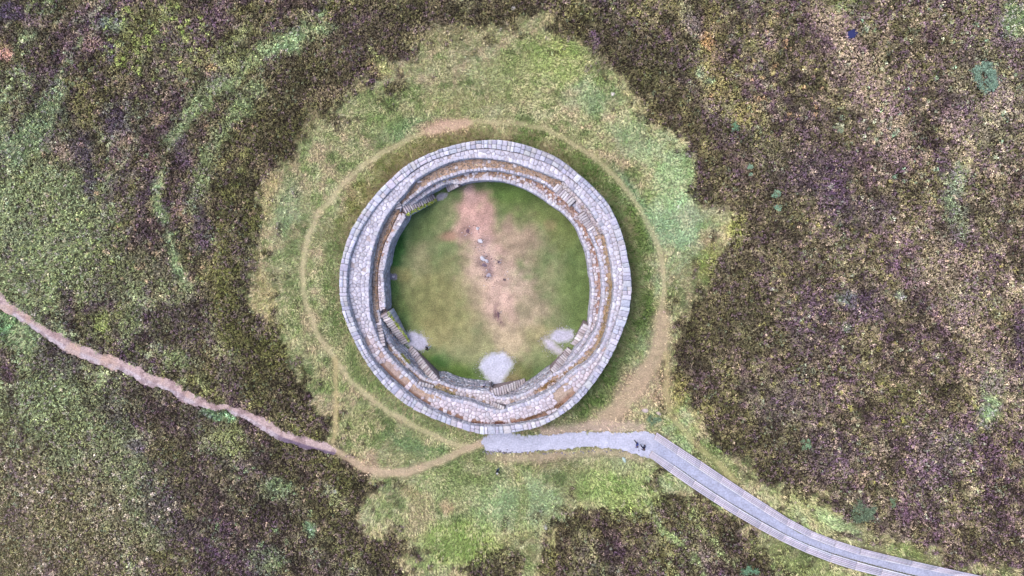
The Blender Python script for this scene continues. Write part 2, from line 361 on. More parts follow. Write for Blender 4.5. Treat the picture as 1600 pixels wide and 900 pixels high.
# the lawn inside
LAWN = (RAD < 190)
L = np.zeros(GX.shape + (3,)); L[:] = (132, 138, 96)
Ff = F; F = L
mixc((158, 150, 114), sstep(.42, .62, .5 * n2 + .3 * n3 + .2 * n5) * .85)
mixc((102, 124, 76), sstep(.44, .66, .5 * n6 + .3 * n4 + .2 * n5) * .55)
mixc((96, 122, 72), sstep(112, 150, RAD + 30 * (n3 - .5)) * .6)
for (x, y, a, b, rot, col, st) in [
        (620, 385, 14, 52, 10, (62, 108, 50), .9), (622, 470, 13, 42, -14, (66, 106, 54), .8), (705, 575, 46, 12, 22, (84, 110, 46), .7),
        (690, 565, 14, 10, 0, (60, 108, 54), .6), (775, 298, 70, 14, 5, (94, 126, 62), .75), (815, 320, 50, 30, 30, (108, 126, 66), .5),
        (885, 345, 36, 44, -25, (120, 128, 72), .6), (905, 460, 26, 70, 0, (110, 130, 72), .65), (660, 350, 20, 30, 30, (104, 128, 72), .5),
        (660, 470, 50, 40, 0, (136, 132, 84), .5), (700, 470, 40, 60, 0, (150, 142, 94), .5), (745, 350, 36, 56, -10, (214, 166, 160), .92),
        (736, 305, 9, 18, 10, (214, 172, 166), .85), (728, 366, 10, 12, 0, (140, 104, 108), .6), (755, 400, 24, 40, -15, (214, 178, 172), .8),
        (772, 436, 46, 40, 0, (210, 176, 164), .7), (800, 378, 40, 38, 0, (190, 154, 142), .65), (785, 490, 26, 60, -18, (212, 174, 162), .8),
        (822, 482, 34, 40, 0, (206, 170, 156), .55), (700, 370, 12, 9, 0, (176, 124, 112), .6), (770, 535, 100, 30, 0, (172, 164, 122), .7),
        (850, 520, 40, 14, 0, (168, 152, 112), .5), (800, 585, 30, 16, 0, (120, 112, 66), .5), (870, 585, 24, 16, -30, (100, 112, 52), .6),
        (625, 428, 22, 10, 0, (158, 148, 98), .7), (858, 355, 10, 10, 0, (176, 146, 116), .5), (800, 590, 14, 10, 0, (176, 140, 120), .4),
        (690, 520, 40, 24, 0, (160, 150, 100), .5), (795, 530, 22, 34, -20, (204, 176, 152), .55), (755, 410, 9, 14, -25, (120, 96, 104), .6), (763, 430, 7, 8, -30, (126, 100, 108), .6), (779, 410, 4, 7, 0, (128, 100, 104), .6), (781, 492, 3, 14, -10, (120, 88, 96), .7), (750, 378, 8, 7, 0, (126, 100, 106), .5), (740, 440, 18, 80, -10, (186, 160, 132), .35)]:
    cr, sr = math.cos(math.radians(rot)), math.sin(math.radians(rot))
    dx = .5 * (GX + bw) - x; dy = .5 * (GY + bv) - y
    q = np.hypot((dx * cr + dy * sr) / a, (-dx * sr + dy * cr) / b)
    mixc(col, st * (1 - sstep(.5, 1.5, q + .9 * (BRK - .5) + .3 * (n8 - .5))))
F *= (.97 + .16 * sstep(.3, .7, n8))[..., None]
F += (F.mean(-1, keepdims=True) - F) * .08
L = F
F = np.where(LAWN[..., None], L, Ff)
for pts, wd, col, st in PATHS:
    d = dist_poly(GX + 7 * (fbm(GX, GY, 22, 91, 3) - .5), GY + 7 * (fbm(GX, GY, 22, 95, 3) - .5), pts)
    mixc(col, min(1, st * 1.08) * (1 - sstep(wd * .45, wd * 1.6, d)) * (.9 + .3 * (n4 - .5)) * (~LAWN))
HEATH = HEATH * (~LAWN) * (1 - np.clip(PATH_M * 1.2, 0, 1))

GRM = None
_gr = sstep(1, 12, F[..., 1] - F[..., 0]) * sstep(86, 112, F.mean(-1))
GRM = _gr * HEATH
HEATH = HEATH * (1 - .72 * _gr)
TUFT = np.zeros(GX.shape)
_r = np.random.RandomState(555)
for (zx, zy, za, zb_, cnt, cols_, r0, r1) in [
        (250, 65, 90, 62, 90, [(176, 182, 112), (160, 172, 100), (150, 168, 84)], 2.5, 5), (1450, 140, 165, 150, 230, [(216, 192, 172), (196, 200, 170), (206, 180, 150), (150, 180, 150)], 1.5, 3.6),
        (1400, 420, 200, 150, 170, [(216, 190, 170), (170, 160, 90), (196, 204, 176), (220, 186, 160)], 1.5, 3.2), (1440, 660, 170, 130, 120, [(214, 184, 160), (160, 156, 84), (190, 196, 160)], 1.5, 3.0),
        (110, 800, 170, 110, 220, [(206, 184, 168), (190, 176, 150), (226, 206, 196)], 1.5, 4), (90, 340, 120, 100, 140, [(160, 170, 110), (176, 186, 150), (150, 160, 90), (196, 190, 176)], 1.5, 4),
        (240, 420, 90, 60, 60, [(150, 160, 110), (190, 160, 130)], 2, 4), (1200, 130, 90, 110, 70, [(196, 176, 130), (214, 170, 130), (170, 160, 100)], 1.5, 3.5),
        (1260, 560, 90, 120, 60, [(206, 180, 160), (160, 156, 90)], 1.5, 3), (230, 230, 200, 200, 90, [(206, 170, 140), (150, 170, 130), (196, 160, 150)], 1.5, 4), (420, 800, 130, 80, 50, [(196, 170, 150), (140, 166, 120)], 2, 4)]:
    for i in range(cnt):
        a_ = _r.rand() * 6.283; q_ = math.sqrt(_r.rand())
        cx_, cy_ = zx + za * q_ * math.cos(a_), zy + zb_ * q_ * math.sin(a_); rr_ = _r.uniform(r0, r1)
        j0, i0 = int((cx_ - RX0) / RST), int((cy_ - RY0) / RST)
        sl = (slice(max(0, i0 - 5), i0 + 6), slice(max(0, j0 - 5), j0 + 6))
        m = 1 - sstep(rr_ * .5, rr_ * 1.4, np.hypot(GX[sl] - cx_, (GY[sl] - cy_)) + 1.5 * (BRK[sl] - .5))
        m = m * HEATH[sl] * (TRACK_M[sl] < .2) * .85
        F[sl] = F[sl] * (1 - m[..., None]) + np.array(cols_[_r.randint(len(cols_))], float) * m[..., None]
        TUFT[sl] = np.maximum(TUFT[sl], m)



def to_lin(a):
    v = np.clip(a, 0, 255) / 255.0
    lin = np.where(v <= 0.04045, v / 12.92, ((v + 0.055) / 1.055) ** 2.4)
    return lin / LIGHT


def samp(R, px, py):
    u = np.clip((np.asarray(px) - RX0) / RST, 0, R.shape[1] - 1.001); v = np.clip((np.asarray(py) - RY0) / RST, 0, R.shape[0] - 1.001)
    j = u.astype(int); i = v.astype(int); fu = u - j; fv = v - i
    if R.ndim == 3:
        fu = fu[..., None]; fv = fv[..., None]
    return (R[i, j] * (1 - fu) + R[i, j + 1] * fu) * (1 - fv) + (R[i + 1, j] * (1 - fu) + R[i + 1, j + 1] * fu) * fv


def terrain(x, y):
    """ground height; level round the fort, the hill falling away beyond"""
    x = np.asarray(x, float); y = np.asarray(y, float)
    px, py = PXY(x, y)
    r = np.hypot(px - FCX, py - FCY)
    z = 0.5 * (fbm(px, py, 260, 301, 2) - .5) * sstep(300, 480, r) * (1 - sstep(900, 1400, r))
    z = z - .45 * sstep(422, 436, r + 30 * (vnoise(px, py, 120, 305) - .5)) * (1 - sstep(470, 560, px)) * sstep(120, 260, py) * (1 - sstep(560, 640, py))
    rm = np.hypot(x, y)
    return z - np.maximum(rm - 90, 0) * .05


# ------------------------------------------------------------------ materials
def nodes_of(name):
    m = bpy.data.materials.new(name)
    m.use_nodes = True
    nt = m.node_tree
    return m, nt, nt.nodes["Principled BSDF"]


def mat_attr(name, rough=.85, spec=.2, scale=6.0, amt=.35, bump=.0, bscale=10.0, detail=4, transl=0.0, scale2=None, amt2=0.0):
    """base colour from the mesh's own 'col' attribute, broken up by noise"""
    m, nt, p = nodes_of(name)
    a = nt.nodes.new("ShaderNodeAttribute"); a.attribute_name = "col"
    src = a.outputs["Color"]
    tc = nt.nodes.new("ShaderNodeTexCoord")
    for sc, am in ((scale, amt), (scale2, amt2)):
        if not sc or not am:
            continue
        n = nt.nodes.new("ShaderNodeTexNoise"); n.inputs["Scale"].default_value = sc; n.inputs["Detail"].default_value = detail
        nt.links.new(tc.outputs["Object"], n.inputs["Vector"])
        mr = nt.nodes.new("ShaderNodeMapRange")
        mr.inputs[1].default_value = .25; mr.inputs[2].default_value = .75
        mr.inputs[3].default_value = 1 - am; mr.inputs[4].default_value = 1 + am
        nt.links.new(n.outputs["Fac"], mr.inputs[0])
        mx = nt.nodes.new("ShaderNodeMix"); mx.data_type = 'RGBA'; mx.blend_type = 'MULTIPLY'; mx.inputs[0].default_value = 1
        nt.links.new(src, mx.inputs[6]); nt.links.new(mr.outputs[0], mx.inputs[7])
        src = mx.outputs[2]
    nt.links.new(src, p.inputs["Base Color"])
    p.inputs["Roughness"].default_value = rough
    p.inputs["Specular IOR Level"].default_value = spec
    if bump:
        n = nt.nodes.new("ShaderNodeTexNoise"); n.inputs["Scale"].default_value = bscale; n.inputs["Detail"].default_value = 5
        nt.links.new(tc.outputs["Object"], n.inputs["Vector"])
        b = nt.nodes.new("ShaderNodeBump"); b.inputs["Strength"].default_value = 1.0; b.inputs["Distance"].default_value = bump
        nt.links.new(n.outputs["Fac"], b.inputs["Height"]); nt.links.new(b.outputs[0], p.inputs["Normal"])
    return m


def mat_plain(name, col, rough=.8, spec=.25, var=.15, scale=5.0, dark=None, dscale=14.0, dlo=.58, dhi=.7, bump=.01, stretch=None):
    """one colour, varied from object to object and by noise, with darker spots of lichen or wear"""
    m, nt, p = nodes_of(name)
    tc = nt.nodes.new("ShaderNodeTexCoord")
    oi = nt.nodes.new("ShaderNodeObjectInfo")
    mp = nt.nodes.new("ShaderNodeVectorMath"); mp.operation = 'ADD'
    sc = nt.nodes.new("ShaderNodeVectorMath"); sc.operation = 'SCALE'; sc.inputs["Scale"].default_value = 37.0
    cb = nt.nodes.new("ShaderNodeCombineXYZ")
    for k in range(3):
        nt.links.new(oi.outputs["Random"], cb.inputs[k])
    nt.links.new(cb.outputs[0], sc.inputs[0]); nt.links.new(tc.outputs["Object"], mp.inputs[0]); nt.links.new(sc.outputs[0], mp.inputs[1])
    vec = mp.outputs[0]
    if stretch:
        st = nt.nodes.new("ShaderNodeVectorMath"); st.operation = 'MULTIPLY'; st.inputs[1].default_value = stretch
        nt.links.new(vec, st.inputs[0]); vec = st.outputs[0]
    n = nt.nodes.new("ShaderNodeTexNoise"); n.inputs["Scale"].default_value = scale; n.inputs["Detail"].default_value = 5
    nt.links.new(vec, n.inputs["Vector"])
    ad = nt.nodes.new("ShaderNodeMath"); ad.operation = 'ADD'
    nt.links.new(n.outputs["Fac"], ad.inputs[0]); nt.links.new(oi.outputs["Random"], ad.inputs[1])
    mr = nt.nodes.new("ShaderNodeMapRange"); mr.inputs[1].default_value = .3; mr.inputs[2].default_value = 1.7
    mr.inputs[3].default_value = 1 - var; mr.inputs[4].default_value = 1 + var
    nt.links.new(ad.outputs[0], mr.inputs[0])
    mx = nt.nodes.new("ShaderNodeMix"); mx.data_type = 'RGBA'; mx.blend_type = 'MULTIPLY'; mx.inputs[0].default_value = 1
    mx.inputs[6].default_value = (*col, 1); nt.links.new(mr.outputs[0], mx.inputs[7])
    src = mx.outputs[2]
    if dark is not None:
        n2_ = nt.nodes.new("ShaderNodeTexNoise"); n2_.inputs["Scale"].default_value = dscale; n2_.inputs["Detail"].default_value = 3
        nt.links.new(vec, n2_.inputs["Vector"])
        r2 = nt.nodes.new("ShaderNodeMapRange"); r2.inputs[1].default_value = dlo; r2.inputs[2].default_value = dhi
        nt.links.new(n2_.outputs["Fac"], r2.inputs[0])
        m2 = nt.nodes.new("ShaderNodeMix"); m2.data_type = 'RGBA'
        nt.links.new(r2.outputs[0], m2.inputs[0]); nt.links.new(src, m2.inputs[6]); m2.inputs[7].default_value = (*dark, 1)
        src = m2.outputs[2]
    nt.links.new(src, p.inputs["Base Color"])
    p.inputs["Roughness"].default_value = rough; p.inputs["Specular IOR Level"].default_value = spec
    if bump:
        b = nt.nodes.new("ShaderNodeBump"); b.inputs["Distance"].default_value = bump
        nt.links.new(n.outputs["Fac"], b.inputs["Height"]); nt.links.new(b.outputs[0], p.inputs["Normal"])
    return m


M_GROUND = mat_attr("turf_and_earth", .95, .1, 1.6, .18, .05, 9.0, 6, scale2=7.0, amt2=.4)
M_LAWN = M_GROUND
M_HEATHER = mat_attr("heather_leaves", .75, .15, 1.0, .0)
M_GRASS = mat_attr("grass_blades", .7, .2, 1.0, .0)
M_STONE_A = mat_attr("field_stone", .85, .25, 4.0, .24, .015, 18.0, 6, scale2=15.0, amt2=.24)
M_EARTH = mat_attr("terrace_earth", .95, .1, 2.2, .3, .03, 14.0, 6, scale2=9.0, amt2=.35)
M_GRAVEL = mat_attr("grey_gravel", .9, .2, 1.3, .14, .03, 30.0, 6, scale2=5.0, amt2=.26)
M_CAP = mat_plain("pale_capstone", C(216, 213, 232), .82, .25, .14, 3.0, C(150, 140, 160), 9.0, .6, .78, .012)
M_STEP = mat_plain("stair_stone", C(208, 196, 206), .85, .25, .16, 3.0, C(150, 130, 135), 8.0, .6, .8, .012)
M_PLANK = mat_plain("weathered_board", C(216, 202, 220), .75, .3, .12, 3.0, C(170, 150, 170), 4.0, .6, .8, .004, (1, 9, 9))
M_WATER, _nt, _p = nodes_of("pool_water")
_p.inputs["Base Color"].default_value = (.012, .012, .06, 1); _p.inputs["Roughness"].default_value = .06
M_ROCK = mat_plain("bare_rock", C(205, 196, 205), .85, .25, .15, 4.0, C(110, 96, 110), 6.0, .55, .7, .02)


# ------------------------------------------------------------------ object helpers
COL = scene.collection


def link(o, parent=None):
    COL.objects.link(o)
    if parent is not None:
        o.parent = parent
    return o


def tag(o, label=None, cat=None, group=None, kind=None):
    if label: o["label"] = label
    if cat: o["category"] = cat
    if group: o["group"] = group
    if kind: o["kind"] = kind
    return o


def empty(name, loc, rz=0.0):
    o = bpy.data.objects.new(name, None)
    o.empty_display_size = .5
    o.location = loc
    o.rotation_euler = (0, 0, rz)
    return link(o)


def mesh_np(name, V, loops, starts, totals, cols=None, mat=None, parent=None, smooth=False):
    me = bpy.data.meshes.new(name)
    me.vertices.add(len(V)); me.vertices.foreach_set("co", np.asarray(V, np.float32).ravel())
    me.loops.add(len(loops)); me.loops.foreach_set("vertex_index", np.asarray(loops, np.int32))
    me.polygons.add(len(starts)); me.polygons.foreach_set("loop_start", np.asarray(starts, np.int32))
    me.polygons.foreach_set("loop_total", np.asarray(totals, np.int32))
    if smooth:
        me.polygons.foreach_set("use_smooth", np.ones(len(starts), bool))
    me.update(calc_edges=True)
    if cols is not None:
        a = me.color_attributes.new("col", 'FLOAT_COLOR', 'POINT')
        c4 = np.ones((len(V), 4), np.float32); c4[:, :3] = cols
        a.data.foreach_set("color", c4.ravel())
    if mat:
        me.materials.append(mat)
    return link(bpy.data.objects.new(name, me), parent)


def grid_obj(name, X, Y, Z, cols, mat, keep=None, parent=None, smooth=True):
    h, w = X.shape
    idx = np.arange(h * w).reshape(h, w)
    q = np.stack([idx[1:, :-1], idx[1:, 1:], idx[:-1, 1:], idx[:-1, :-1]], -1).reshape(-1, 4)
    if keep is not None:
        q = q[keep.reshape(-1)]
    used, inv = np.unique(q.ravel(), return_inverse=True)
    V = np.stack([X.ravel(), Y.ravel(), Z.ravel()], -1)[used]
    n = len(q)
    return mesh_np(name, V, inv, np.arange(n) * 4, np.full(n, 4), cols.reshape(-1, 3)[used], mat, parent, smooth)


class MB:
    """collects coloured polygons for one mesh"""
    def __init__(s):
        s.v = []; s.f = []; s.c = []

    def add(s, verts, faces, col=(.3, .3, .3)):
        k = len(s.v)
        s.v += [tuple(v) for v in verts]
        s.f += [tuple(k + i for i in f) for f in faces]
        s.c += [tuple(col)] * len(verts)

    def build(s, name, mat, parent=None, origin=None, smooth=False):
        V = np.array(s.v, float)
        if origin is not None:
            V = V - np.array(origin)
        lo = [i for f in s.f for i in f]
        tot = [len(f) for f in s.f]
        st = np.concatenate([[0], np.cumsum(tot)[:-1]])
        o = mesh_np(name, V, lo, st, tot, np.array(s.c), mat, parent, smooth)
        if origin is not None:
            o.location = origin
        return o


def slab(mb, poly, z0, z1, col, ch=.03, tilt=None):
    """a stone: a plan polygon (counter-clockwise) with a chamfered, slightly tilted top"""
    n = len(poly)
    cx = sum(p[0] for p in poly) / n; cy = sum(p[1] for p in poly) / n
    t = tilt or (0, 0)
    zt = lambda x, y: z1 + t[0] * (x - cx) + t[1] * (y - cy)
    V = [(x, y, z0) for x, y in poly] + [(x, y, zt(x, y) - ch) for x, y in poly]
    for x, y in poly:
        L_ = math.hypot(x - cx, y - cy) + 1e-6
        k = max(.35, 1 - ch * 1.3 / L_)
        X, Y = cx + (x - cx) * k, cy + (y - cy) * k
        V.append((X, Y, zt(X, Y)))
    Fs = []
    for i in range(n):
        j = (i + 1) % n
        Fs.append((i, j, n + j, n + i)); Fs.append((n + i, n + j, 2 * n + j, 2 * n + i))
    Fs.append(tuple(range(2 * n, 3 * n)))
    mb.add(V, Fs, col)


def jit(c, s=.12, h=.04):
    k = math.exp(random.gauss(0, s))
    return tuple(max(.004, v * k * (1 + random.uniform(-h, h))) for v in c)


# ------------------------------------------------------------------ ground, paths, gravel
def sheet(name, mask, x0, x1, y0, y1, cell, lift, colfn, mat, thr=.5):
    """a ground sheet covering the pixels where mask(px,py) > thr, a little above the land"""
    px = np.arange(x0, x1 + cell, cell); py = np.arange(y0, y1 + cell, cell)
    X, Y = np.meshgrid(px, py)
    m = mask(X, Y)
    k = (m[1:, 1:] + m[:-1, 1:] + m[1:, :-1] + m[:-1, :-1]) / 4 > thr
    wxx, wyy = WXY(X, Y)
    return grid_obj(name, wxx, wyy, terrain(wxx, wyy) + lift, colfn(X, Y), mat, k)


gx = np.unique(np.concatenate([-np.geomspace(79, 4000, 26)[::-1], np.arange(-78.5, 71.6, .34), np.geomspace(72, 4000, 26)]))
gy = np.unique(np.concatenate([-np.geomspace(61, 4000, 28)[::-1], np.arange(-60.5, 38.1, .34), np.geomspace(38.5, 4000, 28)]))
X, Y = np.meshgrid(gx, gy[::-1])
PXg, PYg = PXY(X, Y)
gc = samp(F, PXg, PYg)
h_here = samp(HEATH, PXg, PYg)[..., None]
ap = (np.hypot(PXg - FCX, PYg - FCY) > 190)[..., None] * (1 - np.clip(samp(PATH_M, PXg, PYg) * 1.2, 0, 1))[..., None]
gc = gc * (1 - .2 * ap * (1 - h_here))
gc = gc * (1 - h_here) + h_here * (gc * .34 + np.array((44, 36, 30)) * .66)     # peat and dead stems show under the heather
far = sstep(60, 90, np.hypot(X, Y))[..., None]
gc = gc * (1 - far) + np.array((98, 88, 66)) * far
ground = grid_obj("ground", X, Y, terrain(X, Y), to_lin(gc), M_GROUND)
tag(ground, "heather moor and grass hilltop round the stone fort", "ground", kind="structure")

GRAVEL_POLY = [(762, 679), (755, 684), (749, 690), (754, 696), (757, 703), (768, 707), (785, 708), (830, 706), (870, 702), (920, 698), (968, 702), (998, 711), (1014, 717),
               (1040, 726), (1060, 726), (1062, 712), (1030, 690), (1022, 677), (1005, 673), (985, 676), (950, 675), (905, 674), (860, 679), (820, 681), (800, 676),
               (785, 600), (770, 600), (770, 676)]
UP_OUT = [(1026, 675), (1062, 698.5), (1100, 723), (1150, 757), (1200, 789), (1250, 821), (1290, 838), (1335, 853.5), (1412, 872.5), (1525, 897.5), (1640, 920), (1800, 950)]
UP_IN = [(1021.5, 686), (1058, 710.5), (1097, 737), (1145, 767.5), (1195, 800), (1247, 832), (1286, 848.5), (1332, 864), (1409, 882), (1500, 900), (1636, 930), (1796, 960)]
LO_IN = [(1018.5, 704), (1054, 727), (1092, 754), (1138, 784), (1188, 813.5), (1237, 840), (1280, 858), (1326, 873), (1400, 893), (1490, 914), (1632, 942), (1792, 972)]
LO_OUT = [(1013.5, 713), (1047, 738), (1086, 765), (1132, 795), (1182, 824), (1230, 850), (1275, 870), (1322, 886.5), (1396, 905), (1487, 926), (1628, 953), (1788, 983)]
STRIP = UP_IN[:] + LO_IN[::-1]


def edge_noise(X, Y, a=5.0, s=9.0):
    return a * (fbm(X, Y, s, 401, 3) - .5) + a * .8 * (fbm(X, Y, 2.4, 411, 2) - .5)


def gravel_mask(X, Y):
    a = sdf(X + edge_noise(X, Y), Y + edge_noise(Y, X), GRAVEL_POLY)
    b = sdf(X, Y, STRIP)
    return (np.minimum(a, b) < 0).astype(float)


gcol = lambda X, Y: to_lin(np.array((206, 204, 228))[None, None] * (1 + .10 * (fbm(X, Y, 12, 421, 4) - .5)[..., None])
                           - np.array((20, 17, 13)) * sstep(1015, 1035, X)[..., None])
tag(sheet("gravel_path", gravel_mask, 745, 1800, 590, 985, 1.1, .014, gcol, M_GRAVEL), "pale grey gravel path leading to the fort entrance", "path", kind="structure")


def track_col(X, Y):
    t = fbm(X, Y, 18, 431, 4)[..., None]
    e = samp(TRACK_M, X, Y)
    c = np.array((200, 172, 176)) * (1 - t) + np.array((210, 184, 182)) * t
    lower = sstep(2, -2, dist_poly(X, Y - 7, TRACK) - 4)[..., None]            # washed-out stony lower edge
    c = c * (1 - .6 * lower) + np.array((206, 196, 212)) * .6 * lower
    dk = sstep(.54, .66, fbm(X, Y, 9, 447, 3))[..., None] * .45 + (sstep(395, 440, X) * (1 - sstep(-4, 1, -dist_poly(X, Y - 5, TRACK) + 2)))[..., None] * .0
    c = c * (1 - dk) + np.array((140, 112, 118)) * dk
    lowp = (sstep(420, 450, X) * (1 - sstep(2, 5, dist_poly(X, Y - 6, TRACK))))[..., None] * .75
    c = c * (1 - lowp) + np.array((104, 86, 112)) * lowp
    red = sstep(.5, .64, fbm(X, Y, 30, 441, 3))[..., None] * (X < 300)[..., None]
    return to_lin(c * (1 - .5 * red) + np.array((206, 170, 152)) * .5 * red)


tag(sheet("dirt_track", lambda X, Y: samp(TRACK_M, X, Y), -60, 530, 420, 720, 1.2, .012, track_col, M_GROUND, .45),
    "worn pinkish dirt track crossing the heather to the left", "track", kind="structure")
tag(sheet("footpath", lambda X, Y: samp(PATH_M, X, Y) - 2 * (gravel_mask(X, Y) + (samp(TRACK_M, X, Y) > .4)), 460, 1160, 180, 760, 1.6, .010,
          lambda X, Y: to_lin(samp(F, X, Y)), M_GROUND, .40), "trodden tan footpath circling the fort through the grass", "path", kind="structure")


def blob_sheet(name, poly, label, amp=5.0, col=(196, 192, 216), lift=.016):
    xs = [p[0] for p in poly]; ys = [p[1] for p in poly]
    fn = lambda X, Y: (sdf(X + edge_noise(X, Y, amp), Y + edge_noise(Y, X, amp), poly) < 0).astype(float)

    def cf(X, Y):
        d = sdf(X, Y, poly)
        m = sstep(-8 if len(poly) < 14 else -5, 3, d + 6 * (fbm(X, Y, 5, 459, 3) - .5))[..., None] * .75
        return to_lin((np.array(col) * (1 + .12 * (fbm(X, Y, 7, 455, 3) - .5)[..., None])) * (1 - m) + samp(F, X, Y) * m)
    o = sheet(name, fn, min(xs) - 6, max(xs) + 6, min(ys) - 6, max(ys) + 6, .8, lift, cf, M_GRAVEL)
    return tag(o, label, "gravel", kind="structure")


def ell(x, y, a, b, rot=0, n=20):
    c, s = math.cos(math.radians(rot)), math.sin(math.radians(rot))
    return [(x + a * math.cos(t) * c - b * math.sin(t) * s, y + a * math.cos(t) * s + b * math.sin(t) * c) for t in np.linspace(0, 2 * math.pi, n, False)]


KITE = [(746, 573), (754, 559), (768, 550), (786, 549), (799, 558), (805, 569), (798, 582), (789, 595), (785, 614), (769, 614), (766, 600), (755, 588)]
GPATCH = [(KITE, "pale grey gravel fanning into the lawn from the entrance", (212, 210, 232)),
          (ell(650, 533, 22, 14, 25), "grey gravel patch at the foot of the left stairs", (194, 190, 214)),
          (ell(878, 525, 20, 12, -8), "rounded grey gravel patch nearest the right stairs", (202, 196, 216)),
          ([(846, 531), (852, 526), (866, 532), (880, 545), (886, 557), (880, 559), (866, 552), (852, 544)], "tapering gravel patch running to the right wall", (212, 202, 220)),
          (ell(690, 307, 11, 6, -25), "small grey gravel patch below the upper stairs", (176, 168, 186)),
          (ell(614, 432, 8.5, 6, 0), "small round gravel patch against the left wall", (150, 140, 165))]
for gi, (poly, lab, col) in enumerate(GPATCH):
    blob_sheet("gravel_patch", poly, lab, 4.0, col, .018 + .004 * gi)

# ------------------------------------------------------------------ the ring fort
Z_TOP = 4.7
CW = W(758, 449, Z_TOP)
NPH = 1440
PH = np.arange(NPH) * 2 * math.pi / NPH          # bearing clockwise from the top of the picture


deg = np.degrees(PH)


def zprof(pts):
    d = [p[0] for p in pts]; z = [p[1] for p in pts]
    d = [v - 360 for v in d] + d + [v + 360 for v in d]
    return np.interp(deg, d, z * 3)


# heights of the walkway and terraces, by bearing (they climb towards the top of the picture)
Z_A = zprof([(0, 4.5), (35, 4.45), (60, 4.35), (90, 4.2), (130, 3.95), (180, 3.75), (240, 3.75), (270, 3.95), (300, 4.25), (330, 4.45)])
Z_2 = zprof([(0, 3.75), (35, 3.7), (70, 3.4), (110, 3.0), (150, 2.7), (180, 2.6), (250, 2.75), (285, 3.0), (312, 3.3), (340, 3.65)])
Z_3 = zprof([(0, 2.9), (40, 2.8), (80, 2.3), (120, 1.8), (150, 1.5), (240, 1.5), (300, 2.2), (330, 2.6)])


def zat(Z, ph):
    return float(np.interp((ph % (2 * math.pi)) / (2 * math.pi) * NPH, np.arange(NPH + 1), np.append(Z, Z[0])))


def rline(pts, z, sm=3):
    ph = []; rr = []
    for x, y in pts:
        if isinstance(z, np.ndarray):
            w = W(x, y, 3.0)
            w = W(x, y, zat(z, math.atan2(w.x - CW.x, w.y - CW.y)))
        else:
            w = W(x, y, z)
        dx, dy = w.x - CW.x, w.y - CW.y
        ph.append(math.atan2(dx, dy) % (2 * math.pi)); rr.append(math.hypot(dx, dy))
    o = np.argsort(ph); ph = np.array(ph)[o]; rr = np.array(rr)[o]
    ph = np.concatenate([ph - 2 * math.pi, ph, ph + 2 * math.pi]); rr = np.concatenate([rr] * 3)
    r = np.interp(PH, ph, rr)
    k = np.exp(-.5 * (np.arange(-12, 13) / sm) ** 2); k /= k.sum()
    return np.convolve(np.concatenate([r[-12:], r, r[:12]]), k, 'valid')


L0 = rline([(680, 236.3), (719.5, 224.5), (763, 218.8), (785, 219.7), (820, 227), (835, 232.3), (870, 247), (901, 271), (932, 298.6), (948, 315.6),
            (965, 348), (971.5, 365), (981, 406), (985.8, 430), (986.6, 453), (985.5, 466), (981.3, 494), (975, 511), (958.5, 549.5), (938, 585),
            (892, 638), (842, 667), (800, 676), (754, 678.4), (692.7, 659.5), (641, 636.5), (592.7, 595), (568, 560), (548, 520), (536, 490), (531, 466),
            (529.8, 438), (534.4, 402), (545.7, 366.5), (560, 340), (577.6, 315), (611, 280), (632.5, 260), (670, 240)], Z_TOP, 5)
L1 = rline([(680, 247.8), (732.7, 233.3), (763.4, 231.5), (800, 237), (820, 241), (835, 247.2), (861.5, 257), (883, 272.3), (902, 286.7), (925.8, 308.6),
            (944.3, 329.7), (953, 345.5), (961.6, 365), (969.2, 393), (971, 407), (973.7, 416), (974.5, 434), (973.7, 453), (972.6, 466), (970.7, 479),
            (964.7, 497.8), (957, 522), (948.9, 545), (926, 584), (892.2, 625.8), (859.6, 652.3), (807.8, 664.6), (772.7, 667.3), (736.6, 665.7),
            (703.2, 654.2), (662, 634), (640, 619.5), (621.7, 604), (592.7, 576.7), (577, 557), (562, 525), (548, 490), (542, 466), (541.2, 445.4), (542.3, 422.7),
            (546, 403), (551.7, 385.4), (560.8, 364.2), (574, 342), (602.1, 306.3), (627.6, 281.8), (661.5, 256.7), (701, 241.8)], Z_TOP, 4)
L2 = rline([(680, 263), (706.3, 252), (728.3, 247.3), (754.6, 246.4), (781, 249.5), (820, 259.2), (835, 264.8), (861.5, 275.3), (880.8, 282), (889, 291),
            (902, 304), (912.7, 315), (925, 331), (932.5, 345), (938, 353), (944, 364), (948, 372), (950.6, 389), (954.8, 406), (958, 430), (959.6, 449),
            (958.8, 466), (956, 482), (952, 502), (946, 526), (940, 537), (931.3, 552), (917.3, 568), (898, 579), (888, 587), (873, 601), (860, 611),
            (835.1, 623), (800, 635), (786, 640.5), (772.7, 640.5), (755, 635.6), (737.6, 628.6), (719, 624.5), (705, 622.7), (684, 615), (662, 607), (652, 600),
            (641.5, 588), (623.9, 573), (608, 556), (599, 544), (591, 530), (584, 512), (578.5, 495), (576.5, 470), (576.4, 446), (578, 425), (580, 400), (586, 377),
            (593.5, 357), (601, 342), (614, 323), (632, 303), (648, 282)], Z_A, 3)
